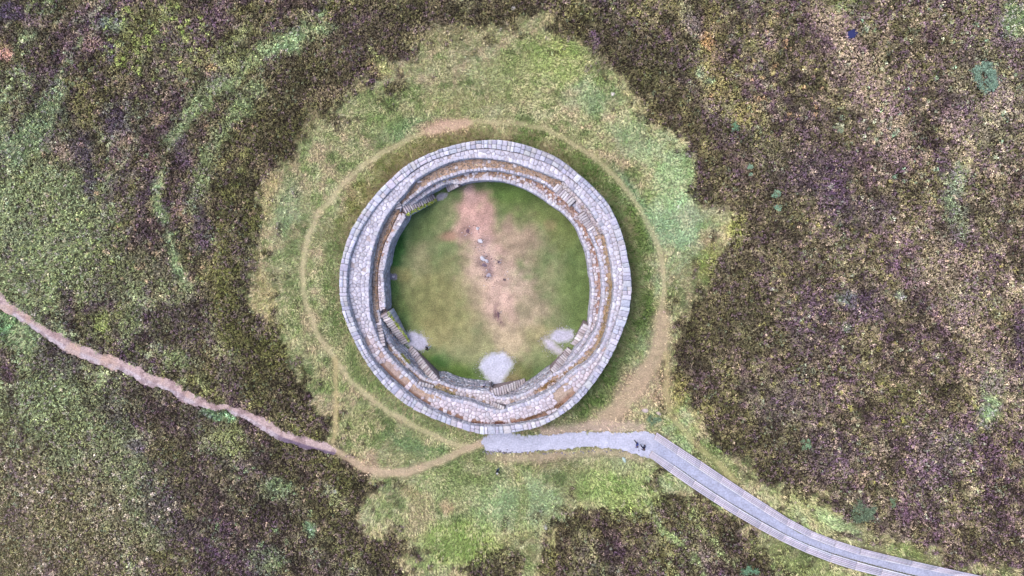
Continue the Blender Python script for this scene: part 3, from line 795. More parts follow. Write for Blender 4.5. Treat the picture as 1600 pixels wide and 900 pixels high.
L3 = rline([(680, 284.6), (706.3, 275.4), (732.7, 268), (754.6, 265.8), (781, 266.2), (800, 271), (826.3, 277), (852.7, 287.6), (862, 295), (882, 309.5),
            (897.8, 322.7), (908.3, 335.8), (914, 347.6), (920, 362), (926.9, 376.3), (933.7, 394.4), (937, 408), (939, 416), (940.8, 434), (941.6, 453),
            (941.2, 467), (939, 482.7), (935.9, 501.6), (930, 517), (923.4, 527.6), (914.6, 542.5), (903.2, 557.4), (889.2, 569.7), (877, 578), (866, 583),
            (856, 590), (843, 600), (825.3, 611.5), (807.8, 619), (790, 621.5), (776, 621), (765, 611.5), (737.6, 609), (717.3, 606.5), (701.5, 601), (688.3, 595), (676, 596),
            (663.4, 591), (650.2, 580), (638, 568.3), (627.4, 555), (616.9, 545.5), (607.2, 529.7), (598, 510), (592.5, 489), (590, 465), (589, 440), (590, 420),
            (594, 400), (600, 380), (609, 362), (619, 340), (626, 326), (645, 308), (660, 297)], Z_2, 2)
L4 = rline([(719.5, 288), (732.7, 284.2), (759, 281.5), (785.4, 282.9), (803, 288), (826.3, 297.3), (860, 319.2), (877.6, 330.6), (890, 342), (901.2, 356.6),
            (908.7, 376.3), (916.3, 392.9), (918.3, 405), (920.8, 426.5), (924.6, 448.4), (924, 467), (921.6, 490), (919.5, 510), (916, 520), (910, 533), (901.5, 544), (893, 556),
            (880, 570), (869, 579), (857, 586), (845, 594), (826, 607), (808, 616), (790, 618), (776, 617), (765, 608), (738, 605), (718, 602.5), (703, 596.5), (690, 590.5), (678, 592),
            (666, 587), (653, 576), (641, 564.5), (630.5, 551), (620, 541.5), (611, 526), (604, 507), (605.5, 480), (605, 466), (604.3, 453), (603.5, 437.8), (602.4, 423),
            (606.2, 413.6), (608.5, 399.5), (614.5, 377), (626, 358), (636, 343), (640, 325), (661, 309), (676, 299), (686, 294), (697, 288), (708, 286)], 1.6, 2)
L4 = np.minimum(L4, L3 - .12); L3 = np.minimum(L3, L2 - .35)
L4 = np.minimum(L4, L3 - .12)


def win(lo, hi, e=2.0):
    c = (lo + hi) / 2; h = (hi - lo) / 2
    return 1 - sstep(h - e, h + e, np.abs((deg - c + 180) % 360 - 180))


z3 = Z_3 + (Z_2 - .03 - Z_3) * win(256, 311, 1.0)
BAT = .12 + .3 * win(141, 224, 4)                 # lean of the innermost face
PHI_E = math.atan2(W(776.5, 608).x - CW.x, W(776.5, 608).y - CW.y) % (2 * math.pi)
ENT_HW = .045                                        # half width of the entrance, radians at the middle of the wall
fort = empty("ring_fort", (CW.x, CW.y, 0))
tag(fort, "round dry-stone ring fort with inner terraces and stairs on the grassy hilltop", "fort")
FO = Vector((CW.x, CW.y, 0))


def pol(ph, r, z):
    return (r * math.sin(ph), r * math.cos(ph), z)   # local to the fort


def ang(r, i):
    return np.interp(i * NPH / (2 * math.pi), np.arange(NPH + 1), np.append(r, r[0]))


def at(r, ph):
    return float(np.interp((ph % (2 * math.pi)) / (2 * math.pi) * NPH, np.arange(NPH + 1), np.append(r, r[0])))


def strip_mesh(name, rings, cols, mat, label=None):
    """rings: list of (radius array, height array); a lofted band right round the fort"""
    n = len(rings)
    V = np.zeros((n, NPH, 3)); Cc = np.zeros((n, NPH, 3))
    for i, (r, z) in enumerate(rings):
        V[i, :, 0] = r * np.sin(PH); V[i, :, 1] = r * np.cos(PH); V[i, :, 2] = z
        Cc[i] = cols[i]
    idx = np.arange(n * NPH).reshape(n, NPH)
    j = (np.arange(NPH) + 1) % NPH
    q = np.stack([idx[:-1, :], idx[1:, :], idx[1:, j], idx[:-1, j]], -1).reshape(-1, 4)
    o = mesh_np(name, V.reshape(-1, 3), q.ravel(), np.arange(len(q)) * 4, np.full(len(q), 4), Cc.reshape(-1, 3), mat, fort)
    if label: o["label"] = label
    return o


one = np.ones(NPH)
ent = (np.abs((PH - PHI_E + math.pi) % (2 * math.pi) - math.pi) * 14.0 < .62)      # the entrance gap
zb = np.where(ent, 1.95, 0.0)


def ring_cols(fn, nr):
    return [to_lin(np.array([fn(d, v) for d in deg])) for v in np.linspace(0, 1, nr)]


def band_top(rin, rout, z, nr, seed):
    out = []
    for k in range(nr):
        v = k / (nr - 1)
        r = rin * (1 - v) + rout * v
        out.append((r, z + .05 * (fbm(r * np.sin(PH) * 1.0, r * np.cos(PH) * 1.0, .8, seed, 2) - .5)))
    return out


def dwin(d, lo, hi, e=2.0):
    c = (lo + hi) / 2; h = (hi - lo) / 2
    return float(1 - sstep(h - e, h + e, abs((d - c + 180) % 360 - 180)))


def mix3(a, b, t):
    return tuple(x * (1 - t) + y * t for x, y in zip(a, b))


def soft(fn, k):
    return lambda d, v: mix3(fn(d, v), (208, 184, 172), k)


def col_A(d, v):
    c = (196, 184, 198)
    c = mix3(c, (186, 160, 158), dwin(d, 205, 246, 3))
    c = mix3(c, (188, 156, 130), dwin(d, 200, 222, 2) * (.8 if v < .45 else .2))
    c = mix3(c, (186, 162, 148), dwin(d, 138, 152, 1.5))
    c = mix3(c, (196, 166, 166), dwin(d, 55, 135, 4) * .6)
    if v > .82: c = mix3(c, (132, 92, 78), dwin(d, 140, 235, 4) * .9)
    return c


def col_2(d, v):
    c = (198, 150, 118)
    c = mix3(c, (186, 152, 136), dwin(d, 325, 392, 6) * .5)
    c = mix3(c, (172, 150, 150), dwin(d, 238, 316, 3) * (1 if v > .42 else .25))
    c = mix3(c, (176, 122, 84), dwin(d, 262, 312, 3) * (1 if v < .42 else 0))
    c = mix3(c, (150, 124, 80), dwin(d, 68, 140, 3) * (.8 if v > .6 else .0))
    c = mix3(c, (186, 170, 176), dwin(d, 38, 66, 2))
    c = mix3(c, (126, 112, 58), dwin(d, 188, 214, 2) * (1 if v > .55 else 0))
    c = mix3(c, (186, 172, 178), dwin(d, 160, 196, 2) * (1 if v < .7 else .3))
    return c


def col_3(d, v):
    c = (188, 132, 112)
    c = mix3(c, (198, 150, 112), dwin(d, 330, 380, 8))
    c = mix3(c, (168, 118, 110), dwin(d, 40, 140, 4) * (.6 if v > .5 else .2))
    if v < .55: c = mix3(c, (168, 146, 156), .7)
    return c


FACE = to_lin(np.array((150, 144, 156)))
DARKF = to_lin(np.array((130, 122, 130)))
r_out_foot = L0 + .30
strip_mesh("outer_wall", [(r_out_foot, zb), (L0 - .02, Z_TOP - .2 * one), (L1 + .02, Z_TOP - .2 * one), (L1 - .06, Z_A - .1)],
           [FACE, FACE, FACE, DARKF], M_STONE_A)
nA = 7
ra = band_top(L2, L1 - .05, Z_A - .06, nA, 511)
strip_mesh("upper_walkway", [(L2 - .10, Z_2 - .15)] + [(L2 - .02, Z_A - .12)] + ra, [DARKF, FACE] + ring_cols(soft(col_A, .32), nA), M_EARTH)
r2 = band_top(L3, L2 - .08, Z_2 - .06, nA, 521)
strip_mesh("middle_terrace", [(L3 - .12, Z_3 - .2)] + [(L3 - .02, Z_2 - .12)] + r2, [DARKF, FACE] + ring_cols(soft(col_2, .6), nA), M_EARTH)
r3 = band_top(L4, L3 - .08, z3 - .06, 5, 531)
strip_mesh("lower_terrace", [(L4 - BAT, zb - .02), (L4 - .02, np.maximum(z3 - .12, zb + .01))] + r3, [DARKF, FACE] + ring_cols(soft(col_3, .5), 5), M_EARTH)
# the entrance passage: floor side walls and the underside of the lintels
ie = np.where(ent)[0]
mb = MB()
for a, b in zip(ie[:-1], ie[1:]):
    mb.add([pol(PH[a], L4[a] - BAT[a], 1.95), pol(PH[b], L4[b] - BAT[b], 1.95), pol(PH[b], r_out_foot[b], 1.95), pol(PH[a], r_out_foot[a], 1.95)], [(0, 1, 2, 3)], FACE)
for a in (ie[0], ie[-1]):
    mb.add([pol(PH[a], L4[a] - BAT[a], -.05), pol(PH[a], r_out_foot[a], -.05), pol(PH[a], r_out_foot[a], 1.95), pol(PH[a], L4[a] - BAT[a], 1.95)], [(0, 1, 2, 3)], FACE)
mb.build("entrance_passage", M_STONE_A, fort)

# ---- capstones of the parapet: each its own stone
STONE_TINTS = [(210, 206, 226), (200, 197, 219), (206, 198, 216), (218, 214, 230), (190, 186, 208), (206, 199, 209)]
ph = 0.0
caps = []
while ph < 2 * math.pi - .008:
    L_ = random.choice((random.uniform(.36, .6), random.uniform(.5, .95)))
    r0, r1 = at(L1, ph), at(L0, ph)
    dph = L_ / r1
    if ph + dph > 2 * math.pi - .015:
        dph = 2 * math.pi - ph
    wdt = r1 - r0
    two = wdt > .7 and random.random() < (.9 if math.degrees(ph) > 222 or math.degrees(ph) < 62 else .6)
    cuts = [0, random.uniform(.42, .62), 1] if two else [0, 1]
    for a, b in zip(cuts[:-1], cuts[1:]):
        caps.append((ph, ph + dph, a, b))
    ph += dph
SK = math.sin
for (p0, p1, a, b) in caps:
    g = .022
    pts = []
    rm = at(L0, p0)
    for (p, v) in ((p0 + g / rm, a), (p1 - g / rm, a), (p1 - g / rm, b), (p0 + g / rm, b)):
        rin, rou = at(L1, p), at(L0, p)
        r = rin + (rou - rin) * v + (g if v == a and a > 0 else (-g if v == b and b < 1 else 0))
        r += random.uniform(-.05, .05) if v in (0, 1) else 0
        q = pol(p + random.uniform(-.008, .008) / 15, r, 0)
        pts.append((q[0], q[1]))
    pts = pts[::-1]
    area = sum(pts[i][0] * pts[(i + 1) % 4][1] - pts[(i + 1) % 4][0] * pts[i][1] for i in range(4))
    if area < 0: pts = pts[::-1]
    cx = sum(p[0] for p in pts) / 4; cy = sum(p[1] for p in pts) / 4
    mb = MB()
    slab(mb, pts, Z_TOP - .2, Z_TOP + random.uniform(-.05, .05), jit(C(*random.choice(STONE_TINTS)), .11, .03), .025, (random.gauss(0, .03), random.gauss(0, .03)))
    mb.build("capstone", M_STONE_A, fort, (cx, cy, Z_TOP - .1))


# ---- irregular paving by cells
def clip_poly(poly, nx, ny, d):
    out = []
    n = len(poly)
    for i in range(n):
        p, q = poly[i], poly[(i + 1) % n]
        a = p[0] * nx + p[1] * ny - d; b = q[0] * nx + q[1] * ny - d
        if a <= 0: out.append(p)
        if (a < 0 < b) or (b < 0 < a):
            t = a / (a - b)
            out.append((p[0] + (q[0] - p[0]) * t, p[1] + (q[1] - p[1]) * t))
    return out


def paving(mb, rin, rout, zf, size, prob, tint, gap=.04, thick=.12, seed=3, up=.03):
    rs = random.Random(seed)
    RM = 13.5
    seeds = []
    ns = int(2 * math.pi * RM / size)
    for k in range(ns):
        p = k * 2 * math.pi / ns
        w_ = at(rout, p) - at(rin, p)
        m = max(1, int(round(w_ / size)))
        if w_ < .2: continue
        for j in range(m):
            v = (j + .5 + rs.uniform(-.36, .36)) / m
            seeds.append((p * RM + rs.uniform(-.42, .42) * size, at(rin, p) + v * w_))
    cell = {}
    for i, (s, r) in enumerate(seeds):
        cell.setdefault((int(s // size), int(r // size)), []).append(i)
    for i, (s, r) in enumerate(seeds):
        p = s / RM
        ri, ro = at(rin, p), at(rout, p)
        v = (r - ri) / max(.05, ro - ri)
        d = math.degrees(p) % 360
        if rs.random() > prob(d, v): continue
        P = [(s - size * 1.6, ri + .02), (s + size * 1.6, ri + .02), (s + size * 1.6, ro - .02), (s - size * 1.6, ro - .02)]
        ck = (int(s // size), int(r // size))
        for a in range(-2, 3):
            for b in range(-2, 3):
                for j in cell.get((ck[0] + a, ck[1] + b), ()):
                    if j == i: continue
                    s2, r2_ = seeds[j]
                    nx, ny = s2 - s, r2_ - r
                    Ln = math.hypot(nx, ny)
                    if Ln < 1e-6: continue
                    nx /= Ln; ny /= Ln
                    P = clip_poly(P, nx, ny, (s + s2) / 2 * nx + (r + r2_) / 2 * ny - gap / 2)
                    if len(P) < 3: break
        if len(P) < 3: continue
        pts = []
        for (a, b) in P:
            q = pol(a / RM, b, 0); pts.append((q[0], q[1]))
        ar = sum(pts[k][0] * pts[(k + 1) % len(pts)][1] - pts[(k + 1) % len(pts)][0] * pts[k][1] for k in range(len(pts)))
        if abs(ar) < .02: continue
        if ar < 0: pts = pts[::-1]
        z = zf(d) + rs.uniform(-.012, .02) + up
        c = C(*tint(d, v, rs)); k = math.exp(rs.gauss(0, .13))
        slab(mb, pts, z - thick, z, tuple(c * k), .02, (rs.gauss(0, .03), rs.gauss(0, .03)))


def tint_A(d, v, rs):
    c = (214, 206, 226)
    c = mix3(c, (220, 204, 218), dwin(d, 120, 250, 10))
    c = mix3(c, (206, 186, 196), dwin(d, 205, 246, 4) * .8)
    return mix3(c, (228, 222, 236), rs.random() ** 2 * .8)


def prob_A(d, v):
    p = .97
    p -= .55 * dwin(d, 205, 245, 3)
    p -= .55 * dwin(d, 139, 150, 1)
    p -= .6 * dwin(d, 203, 222, 2) * (1 if v < .5 else 0)
    if v > .85: p -= .6 * dwin(d, 140, 235, 3)
    p += .35 * dwin(d, 222, 235, 3)
    return p


def tint_w(d, v, rs):
    return mix3((206, 190, 204), (232, 222, 232), rs.random())


def prob_2(d, v):
    p = .06
    p += .9 * dwin(d, 38, 64, 2)
    p += .75 * dwin(d, 72, 140, 4) * (1 if v < .6 else 0)
    p += .9 * dwin(d, 158, 196, 2) * (1 if v < .8 else .5)
    p += .55 * dwin(d, 196, 250, 3) * (1 if v < .45 else .12)
    p += .35 * dwin(d, 140, 160, 3)
    p -= .05 * dwin(d, 250, 315, 2)
    return p


def prob_3(d, v):
    p = .35
    p += .5 * dwin(d, 75, 140, 6) * (1 if v < .65 else .2)
    p += .45 * (1 if v < .5 else 0) * dwin(d, 330, 400, 8)
    p += .4 * (1 if v < .5 else 0) * dwin(d, 40, 75, 5)
    p += .6 * dwin(d, 255, 313, 2)
    return p


mb = MB()
paving(mb, L2, L1 - .06, lambda d: zat(Z_A, math.radians(d)), .44, prob_A, tint_A, seed=5)
tag(mb.build("walkway_paving", M_STONE_A, fort), kind="stuff")
mb = MB()
paving(mb, L3, L2 - .1, lambda d: zat(Z_2, math.radians(d)), .40, prob_2, tint_w, seed=6)
paving(mb, L3, L2 - .1, lambda d: zat(Z_2, math.radians(d)), .16, lambda d, v: .42, lambda d, v, rs: mix3((130, 120, 116), (206, 186, 190), rs.random()), seed=9, up=.0)
tag(mb.build("terrace_paving", M_STONE_A, fort), kind="stuff")
mb = MB()
paving(mb, L4, L3 - .1, lambda d: at(z3, math.radians(d)), .36, prob_3, tint_w, seed=8)
paving(mb, L4, L3 - .1, lambda d: at(z3, math.radians(d)), .15, lambda d, v: .42, lambda d, v, rs: mix3((120, 92, 100), (206, 186, 190), rs.random()), seed=10, up=.0)
tag(mb.build("lower_paving", M_STONE_A, fort), kind="stuff")


# ---- edging stones along the lip of each terrace
def edging(rl, zf, depth, lmin, lmax, tints, skip=lambda d: False):
    mb = MB()
    p = 0.0
    while p < 2 * math.pi:
        L_ = random.uniform(lmin, lmax); r = at(rl, p); dp = L_ / r
        d = math.degrees(p) % 360
        if not skip(d):
            g = .022 / r
            dd = depth * random.uniform(.75, 1.25)
            pts = []
            for (q, v) in ((p + g, -random.uniform(.0, .05)), (p + g, dd), (p + dp - g, dd * random.uniform(.85, 1.1)), (p + dp - g, -random.uniform(.0, .05))):
                w = pol(q, at(rl, q) + v, 0); pts.append((w[0], w[1]))
            ar = sum(pts[k][0] * pts[(k + 1) % 4][1] - pts[(k + 1) % 4][0] * pts[k][1] for k in range(4))
            if ar < 0: pts = pts[::-1]
            z = zf(p) + random.uniform(.03, .075)
            slab(mb, pts, z - .2, z, jit(C(*random.choice(tints)), .10, .02), .02, (random.gauss(0, .04), random.gauss(0, .04)))
        p += dp
    return mb


PALE = [(214, 208, 228), (206, 200, 220), (220, 214, 228), (208, 198, 212), (194, 188, 208)]
tag(edging(L2, lambda p: zat(Z_A, p), .36, .3, .62, PALE).build("walkway_edging", M_STONE_A, fort), kind="stuff")
tag(edging(L3, lambda p: zat(Z_2, p), .28, .26, .55, PALE, lambda d: 256 < d < 311).build("terrace_edging", M_STONE_A, fort), kind="stuff")
tag(edging(L4, lambda p: at(z3, p), .34, .26, .6, PALE, lambda d: 141 < d < 255).build("lower_edging", M_STONE_A, fort), kind="stuff")


# ---- coursed stones of the wall faces
def face_stones(rtop, rbot, ztf, zbf, outward, tints, course=.24, length=.5, skip_ent=True, skip=None):
    mb = MB()
    zt_max = max(ztf(p) for p in np.linspace(0, 6.28, 60)); zb_min = min(zbf(p) for p in np.linspace(0, 6.28, 60))
    z = zb_min
    sgn = 1 if outward else -1
    while z < zt_max:
        h = random.uniform(course * .75, course * 1.2)
        p = random.uniform(0, .03)
        while p < 2 * math.pi:
            L_ = random.uniform(length * .55, length * 1.5); dp = L_ / at(rtop, p)
            pm = p + dp / 2
            zt, zl = ztf(pm), zbf(pm)
            hole = skip_ent and abs((pm - PHI_E + math.pi) % (2 * math.pi) - math.pi) * 14 < .75 and z < 1.9
            if z >= zl - .1 and z + h <= zt + .04 and not hole:
                f0 = (z - zl) / max(.1, zt - zl); f1 = (z + h - zl) / max(.1, zt - zl)
                pr = random.uniform(.0, .05); c = jit(C(*random.choice(tints)), .16, .03)
                V = []
                for q in (p + .012 / 14, p + dp - .012 / 14):
                    for f, zz in ((f0, z + .008), (f1, z + h - .008)):
                        rr = at(rbot, q) * (1 - f) + at(rtop, q) * f
                        V.append(pol(q, rr - sgn * .12, zz)); V.append(pol(q, rr + sgn * (.01 + pr), zz))
                mb.add(V, [(1, 5, 7, 3), (0, 1, 3, 2), (4, 6, 7, 5), (2, 3, 7, 6), (0, 4, 5, 1)] if not outward else
                       [(1, 3, 7, 5), (0, 2, 3, 1), (4, 5, 7, 6), (2, 6, 7, 3), (0, 1, 5, 4)], c)
            p += dp
        z += h
    return mb


GREYF = [(194, 190, 208), (206, 202, 218), (178, 174, 190), (214, 208, 222), (196, 186, 198)]
tag(face_stones(L0, r_out_foot, lambda p: Z_TOP - .2, lambda p: 0.0, True, GREYF, .3, .62).build("outer_face_stones", M_STONE_A, fort), kind="stuff")
tag(face_stones(L1, L1 - .06, lambda p: Z_TOP - .18, lambda p: zat(Z_A, p) - .05, False, GREYF, .22, .5, False).build("parapet_face_stones", M_STONE_A, fort), kind="stuff")
tag(face_stones(L2 - .02, L2 - .10, lambda p: zat(Z_A, p) - .08, lambda p: zat(Z_2, p) - .05, False, GREYF, .22, .45, False).build("walkway_face_stones", M_STONE_A, fort), kind="stuff")
tag(face_stones(L3 - .02, L3 - .12, lambda p: zat(Z_2, p) - .08, lambda p: at(z3, p) - .05, False, GREYF, .22, .45).build("terrace_face_stones", M_STONE_A, fort), kind="stuff")
tag(face_stones(L4 - .02, L4 - BAT, lambda p: at(z3, p) - .08, lambda p: 0.0, False, GREYF, .22, .45).build("inner_face_stones", M_STONE_A, fort), kind="stuff")

# ---- stairs: a core of packed stone and one object for each step
FLIGHTS = [  # foot px, head px, level at the foot, level at the head, steps, width
    ((634, 537), (599, 491), 'G', '2', 15, .9), ((640, 544), (684, 600), 'G', '2', 18, .9),
    ((591, 504), (598, 541), '2', 'A', 8, .66), ((676, 607), (653, 600), '2', 'A', 5, .66),
    ((821, 598), (768, 616), 'G', '2', 14, 1.0), ((766, 632), (787, 641), '2', 'A', 6, .8),
    ((879, 594), (903, 583), '2', 'A', 6, .75), ((898, 540), (917, 508), 'G', '3', 8, .9),
    ((892, 547), (865, 583), 'G', '2', 13, 1.05), ((867, 291), (895, 318), '2', '2+', 9, .9),
    ((924, 359), (908, 334), '2', '2+', 8, .85), ((879, 282.5), (894, 288.5), '2', 'A', 4, .75), ((943, 364), (937, 346), '2', 'A', 5, .8),
    ((677, 304), (630, 327), 'G', '2', 15, 1.2), ((698, 295), (715, 286), 'G', '3', 6, .85),
    ((624, 326), (616, 312), '2', 'A', 4, .75)]


def level(code, p, head):
    w = W(p[0], p[1], 2.5); b_ = math.atan2(w.x - CW.x, w.y - CW.y)
    if code == 'G': return .18
    z = zat({'A': Z_A, '2': Z_2, '3': Z_3}[code[0]], b_) + (.35 if '+' in code else 0)
    return z + (.03 if head else .16)


MOSS = []
for fi, (p0, p1, ca, cb, n, wd) in enumerate(FLIGHTS):
    za, zb_ = level(ca, p0, False), level(cb, p1, True)
    zbase = 0.0 if ca == 'G' else za - .3
    A_ = W(*p0, za) - FO; B_ = W(*p1, zb_) - FO
    dv = Vector((B_.x - A_.x, B_.y - A_.y, 0)); Lh = dv.length; dv.normalize()
    nv = Vector((-dv.y, dv.x, 0))
    cm = MB()
    w2 = wd / 2 - .05
    bz = zbase - .05
    pts = [A_ - dv * .1 - nv * w2, A_ - dv * .1 + nv * w2, B_ + dv * .12 + nv * w2, B_ + dv * .12 - nv * w2]
    V = [(p.x, p.y, bz) for p in pts] + [(pts[0].x, pts[0].y, max(bz + .02, za - .2)), (pts[1].x, pts[1].y, max(bz + .02, za - .2)),
                                         (pts[2].x, pts[2].y, max(bz + .02, zb_ - .18)), (pts[3].x, pts[3].y, max(bz + .02, zb_ - .18))]
    cm.add(V, [(4, 7, 6, 5), (0, 4, 5, 1), (1, 5, 6, 2), (2, 6, 7, 3), (3, 7, 4, 0)], C(132, 116, 120))
    st = cm.build("stairway", M_STONE_A, fort)
    if fi in (0, 13):        # a low mossy side wall between the flight and the lawn
        mid = (A_ + B_) / 2
        sg_ = 1 if mid.x * nv.x + mid.y * nv.y < 0 else -1
        km = MB()
        nseg = 9
        for q in range(nseg):
            a = A_.lerp(B_, q / nseg); b = A_.lerp(B_, (q + 1) / nseg); e_ = random.uniform(.19, .25)
            base = [a + nv * sg_ * (wd / 2 + .02), b + nv * sg_ * (wd / 2 + .02), b + nv * sg_ * (wd / 2 + e_), a + nv * sg_ * (wd / 2 + e_)]
            if sg_ < 0: base = base[::-1]
            base = base[::-1] if sum(base[k_].x * base[(k_ + 1) % 4].y - base[(k_ + 1) % 4].x * base[k_].y for k_ in range(4)) < 0 else base
            slab(km, [(p.x, p.y) for p in base], -.05, (a.z + b.z) / 2 + .04, jit(C(196, 190, 206), .12, .03), .03)
            for _ in range(26):
                t_ = random.random(); mp_ = a.lerp(b, t_) + nv * sg_ * (wd / 2 + random.uniform(.02, .24))
                MOSS.append((mp_.x, mp_.y, (a.z + b.z) / 2 + .05))
        km.build("stair_kerb", M_STONE_A, fort)
    dstep = Lh / n
    for i in range(n):
        t = (i + .5) / n
        c = A_.lerp(B_, t) + nv * random.uniform(-.03, .03)
        w_ = wd / 2 * random.uniform(.92, 1.06); dd = dstep * .5 * random.uniform(.84, .95)
        ra_ = random.gauss(0, .05)
        d2 = Vector((dv.x * math.cos(ra_) - dv.y * math.sin(ra_), dv.x * math.sin(ra_) + dv.y * math.cos(ra_), 0)); n2v = Vector((-d2.y, d2.x, 0))
        poly = []
        for (a, b) in ((-1, -1), (1, -1), (1, 1), (-1, 1)):
            q = d2 * (a * dd * random.uniform(.9, 1.08)) + n2v * (b * w_ * random.uniform(.95, 1.03))
            poly.append((c.x + q.x, c.y + q.y))
        sb = MB()
        hgt = min(.24, max(.12, abs(zb_ - za) / n * 1.7))
        slab(sb, poly, c.z - hgt, c.z, jit(C(*random.choice([(212, 200, 208), (202, 190, 200), (222, 212, 220), (190, 176, 184)])), .10, .02), .02, (random.gauss(0, .03), random.gauss(0, .03)))
        sb.build("step", M_STONE_A, st, (c.x, c.y, c.z))

# ------------------------------------------------------------------ the two plank strips of the boardwalk
def resample(pts, step):
    P = [Vector((W(x, y).x, W(x, y).y, 0)) for x, y in pts]
    return P


def along(P, t):
    n = len(P) - 1
    i = min(int(t * n), n - 1); f = t * n - i
    return P[i].lerp(P[i + 1], f)


def arclen_param(P, k):
    L = [0]
    for a, b in zip(P[:-1], P[1:]): L.append(L[-1] + (b - a).length)
    tot = L[-1]
    out = []
    for i in range(k + 1):
        s = tot * i / k
        j = max(0, min(len(P) - 2, int(np.searchsorted(L, s)) - 1))
        out.append((j + (s - L[j]) / max(1e-6, L[j + 1] - L[j])) / (len(P) - 1))
    return out


for (oe, ie_, lab) in ((UP_OUT, UP_IN, "upper pale plank strip of the boardwalk, beside the heather on the right"),
                       (LO_OUT, LO_IN, "lower pale plank strip of the boardwalk, nearer the photo's bottom edge")):
    A_ = [W(x, y) for x, y in oe]; B_ = [W(x, y) for x, y in ie_]
    k = 20
    tp = arclen_param(A_, k)
    root = empty("boardwalk", (A_[0].x, A_[0].y, 0))
    tag(root, lab, "boardwalk", "plank strips of the boardwalk")
    bear = MB()
    for i in range(k):
        NP = 5
        for j in range(NP):
            v0, v1 = j / NP, (j + 1) / NP
            cs = []
            for t in (tp[i], tp[i + 1]):
                for v in (v0, v1):
                    a, b = along(A_, t), along(B_, t)
                    cs.append(a.lerp(b, v))
            # quad a0,a1 (start v0,v1), b0,b1 (end)
            a0, a1, b0, b1 = cs
            g = .02
            u = (b0 - a0).normalized(); w_ = (a1 - a0).normalized()
            e0 = random.uniform(-.006, .01); e1 = random.uniform(-.006, .01)
            poly = [a0 + w_ * g + u * (.012 + e0), b0 + w_ * g - u * (.012 + e1), b1 - w_ * g - u * (.012 + e1), a1 - w_ * g + u * (.012 + e0)]
            pl = [(p.x - A_[0].x, p.y - A_[0].y) for p in poly]
            ar = sum(pl[q][0] * pl[(q + 1) % 4][1] - pl[(q + 1) % 4][0] * pl[q][1] for q in range(4))
            if ar < 0: pl = pl[::-1]
            cx = sum(p[0] for p in pl) / 4; cy = sum(p[1] for p in pl) / 4
            zt = .17 + random.uniform(-.006, .006)
            pm = MB()
            base = (226, 220, 236) if j == NP - 1 else random.choice([(216, 205, 224), (210, 200, 219), (220, 209, 228)])
            slab(pm, pl, zt - .05, zt, jit(C(*base), .07, .02), .006)
            gz = float(terrain((a0.x + b1.x) / 2, (a0.y + b1.y) / 2))
            pm.build("plank", M_STONE_A, root, (cx, cy, gz))
        a, b = along(A_, tp[i]), along(B_, tp[i])
        u = (along(A_, min(1, tp[i] + .01)) - a).normalized() * .09
        pl = [(a + u * .2), (a + u * 1.8), (b + u * 1.8), (b + u * .2)]
        pl = [(p.x - A_[0].x, p.y - A_[0].y) for p in pl]
        ar = sum(pl[q][0] * pl[(q + 1) % 4][1] - pl[(q + 1) % 4][0] * pl[q][1] for q in range(4))
        if ar < 0: pl = pl[::-1]
        slab(bear, pl, -.6, .105, C(150, 130, 120), .005)
    bear.build("bearer_timbers", M_STONE_A, root)

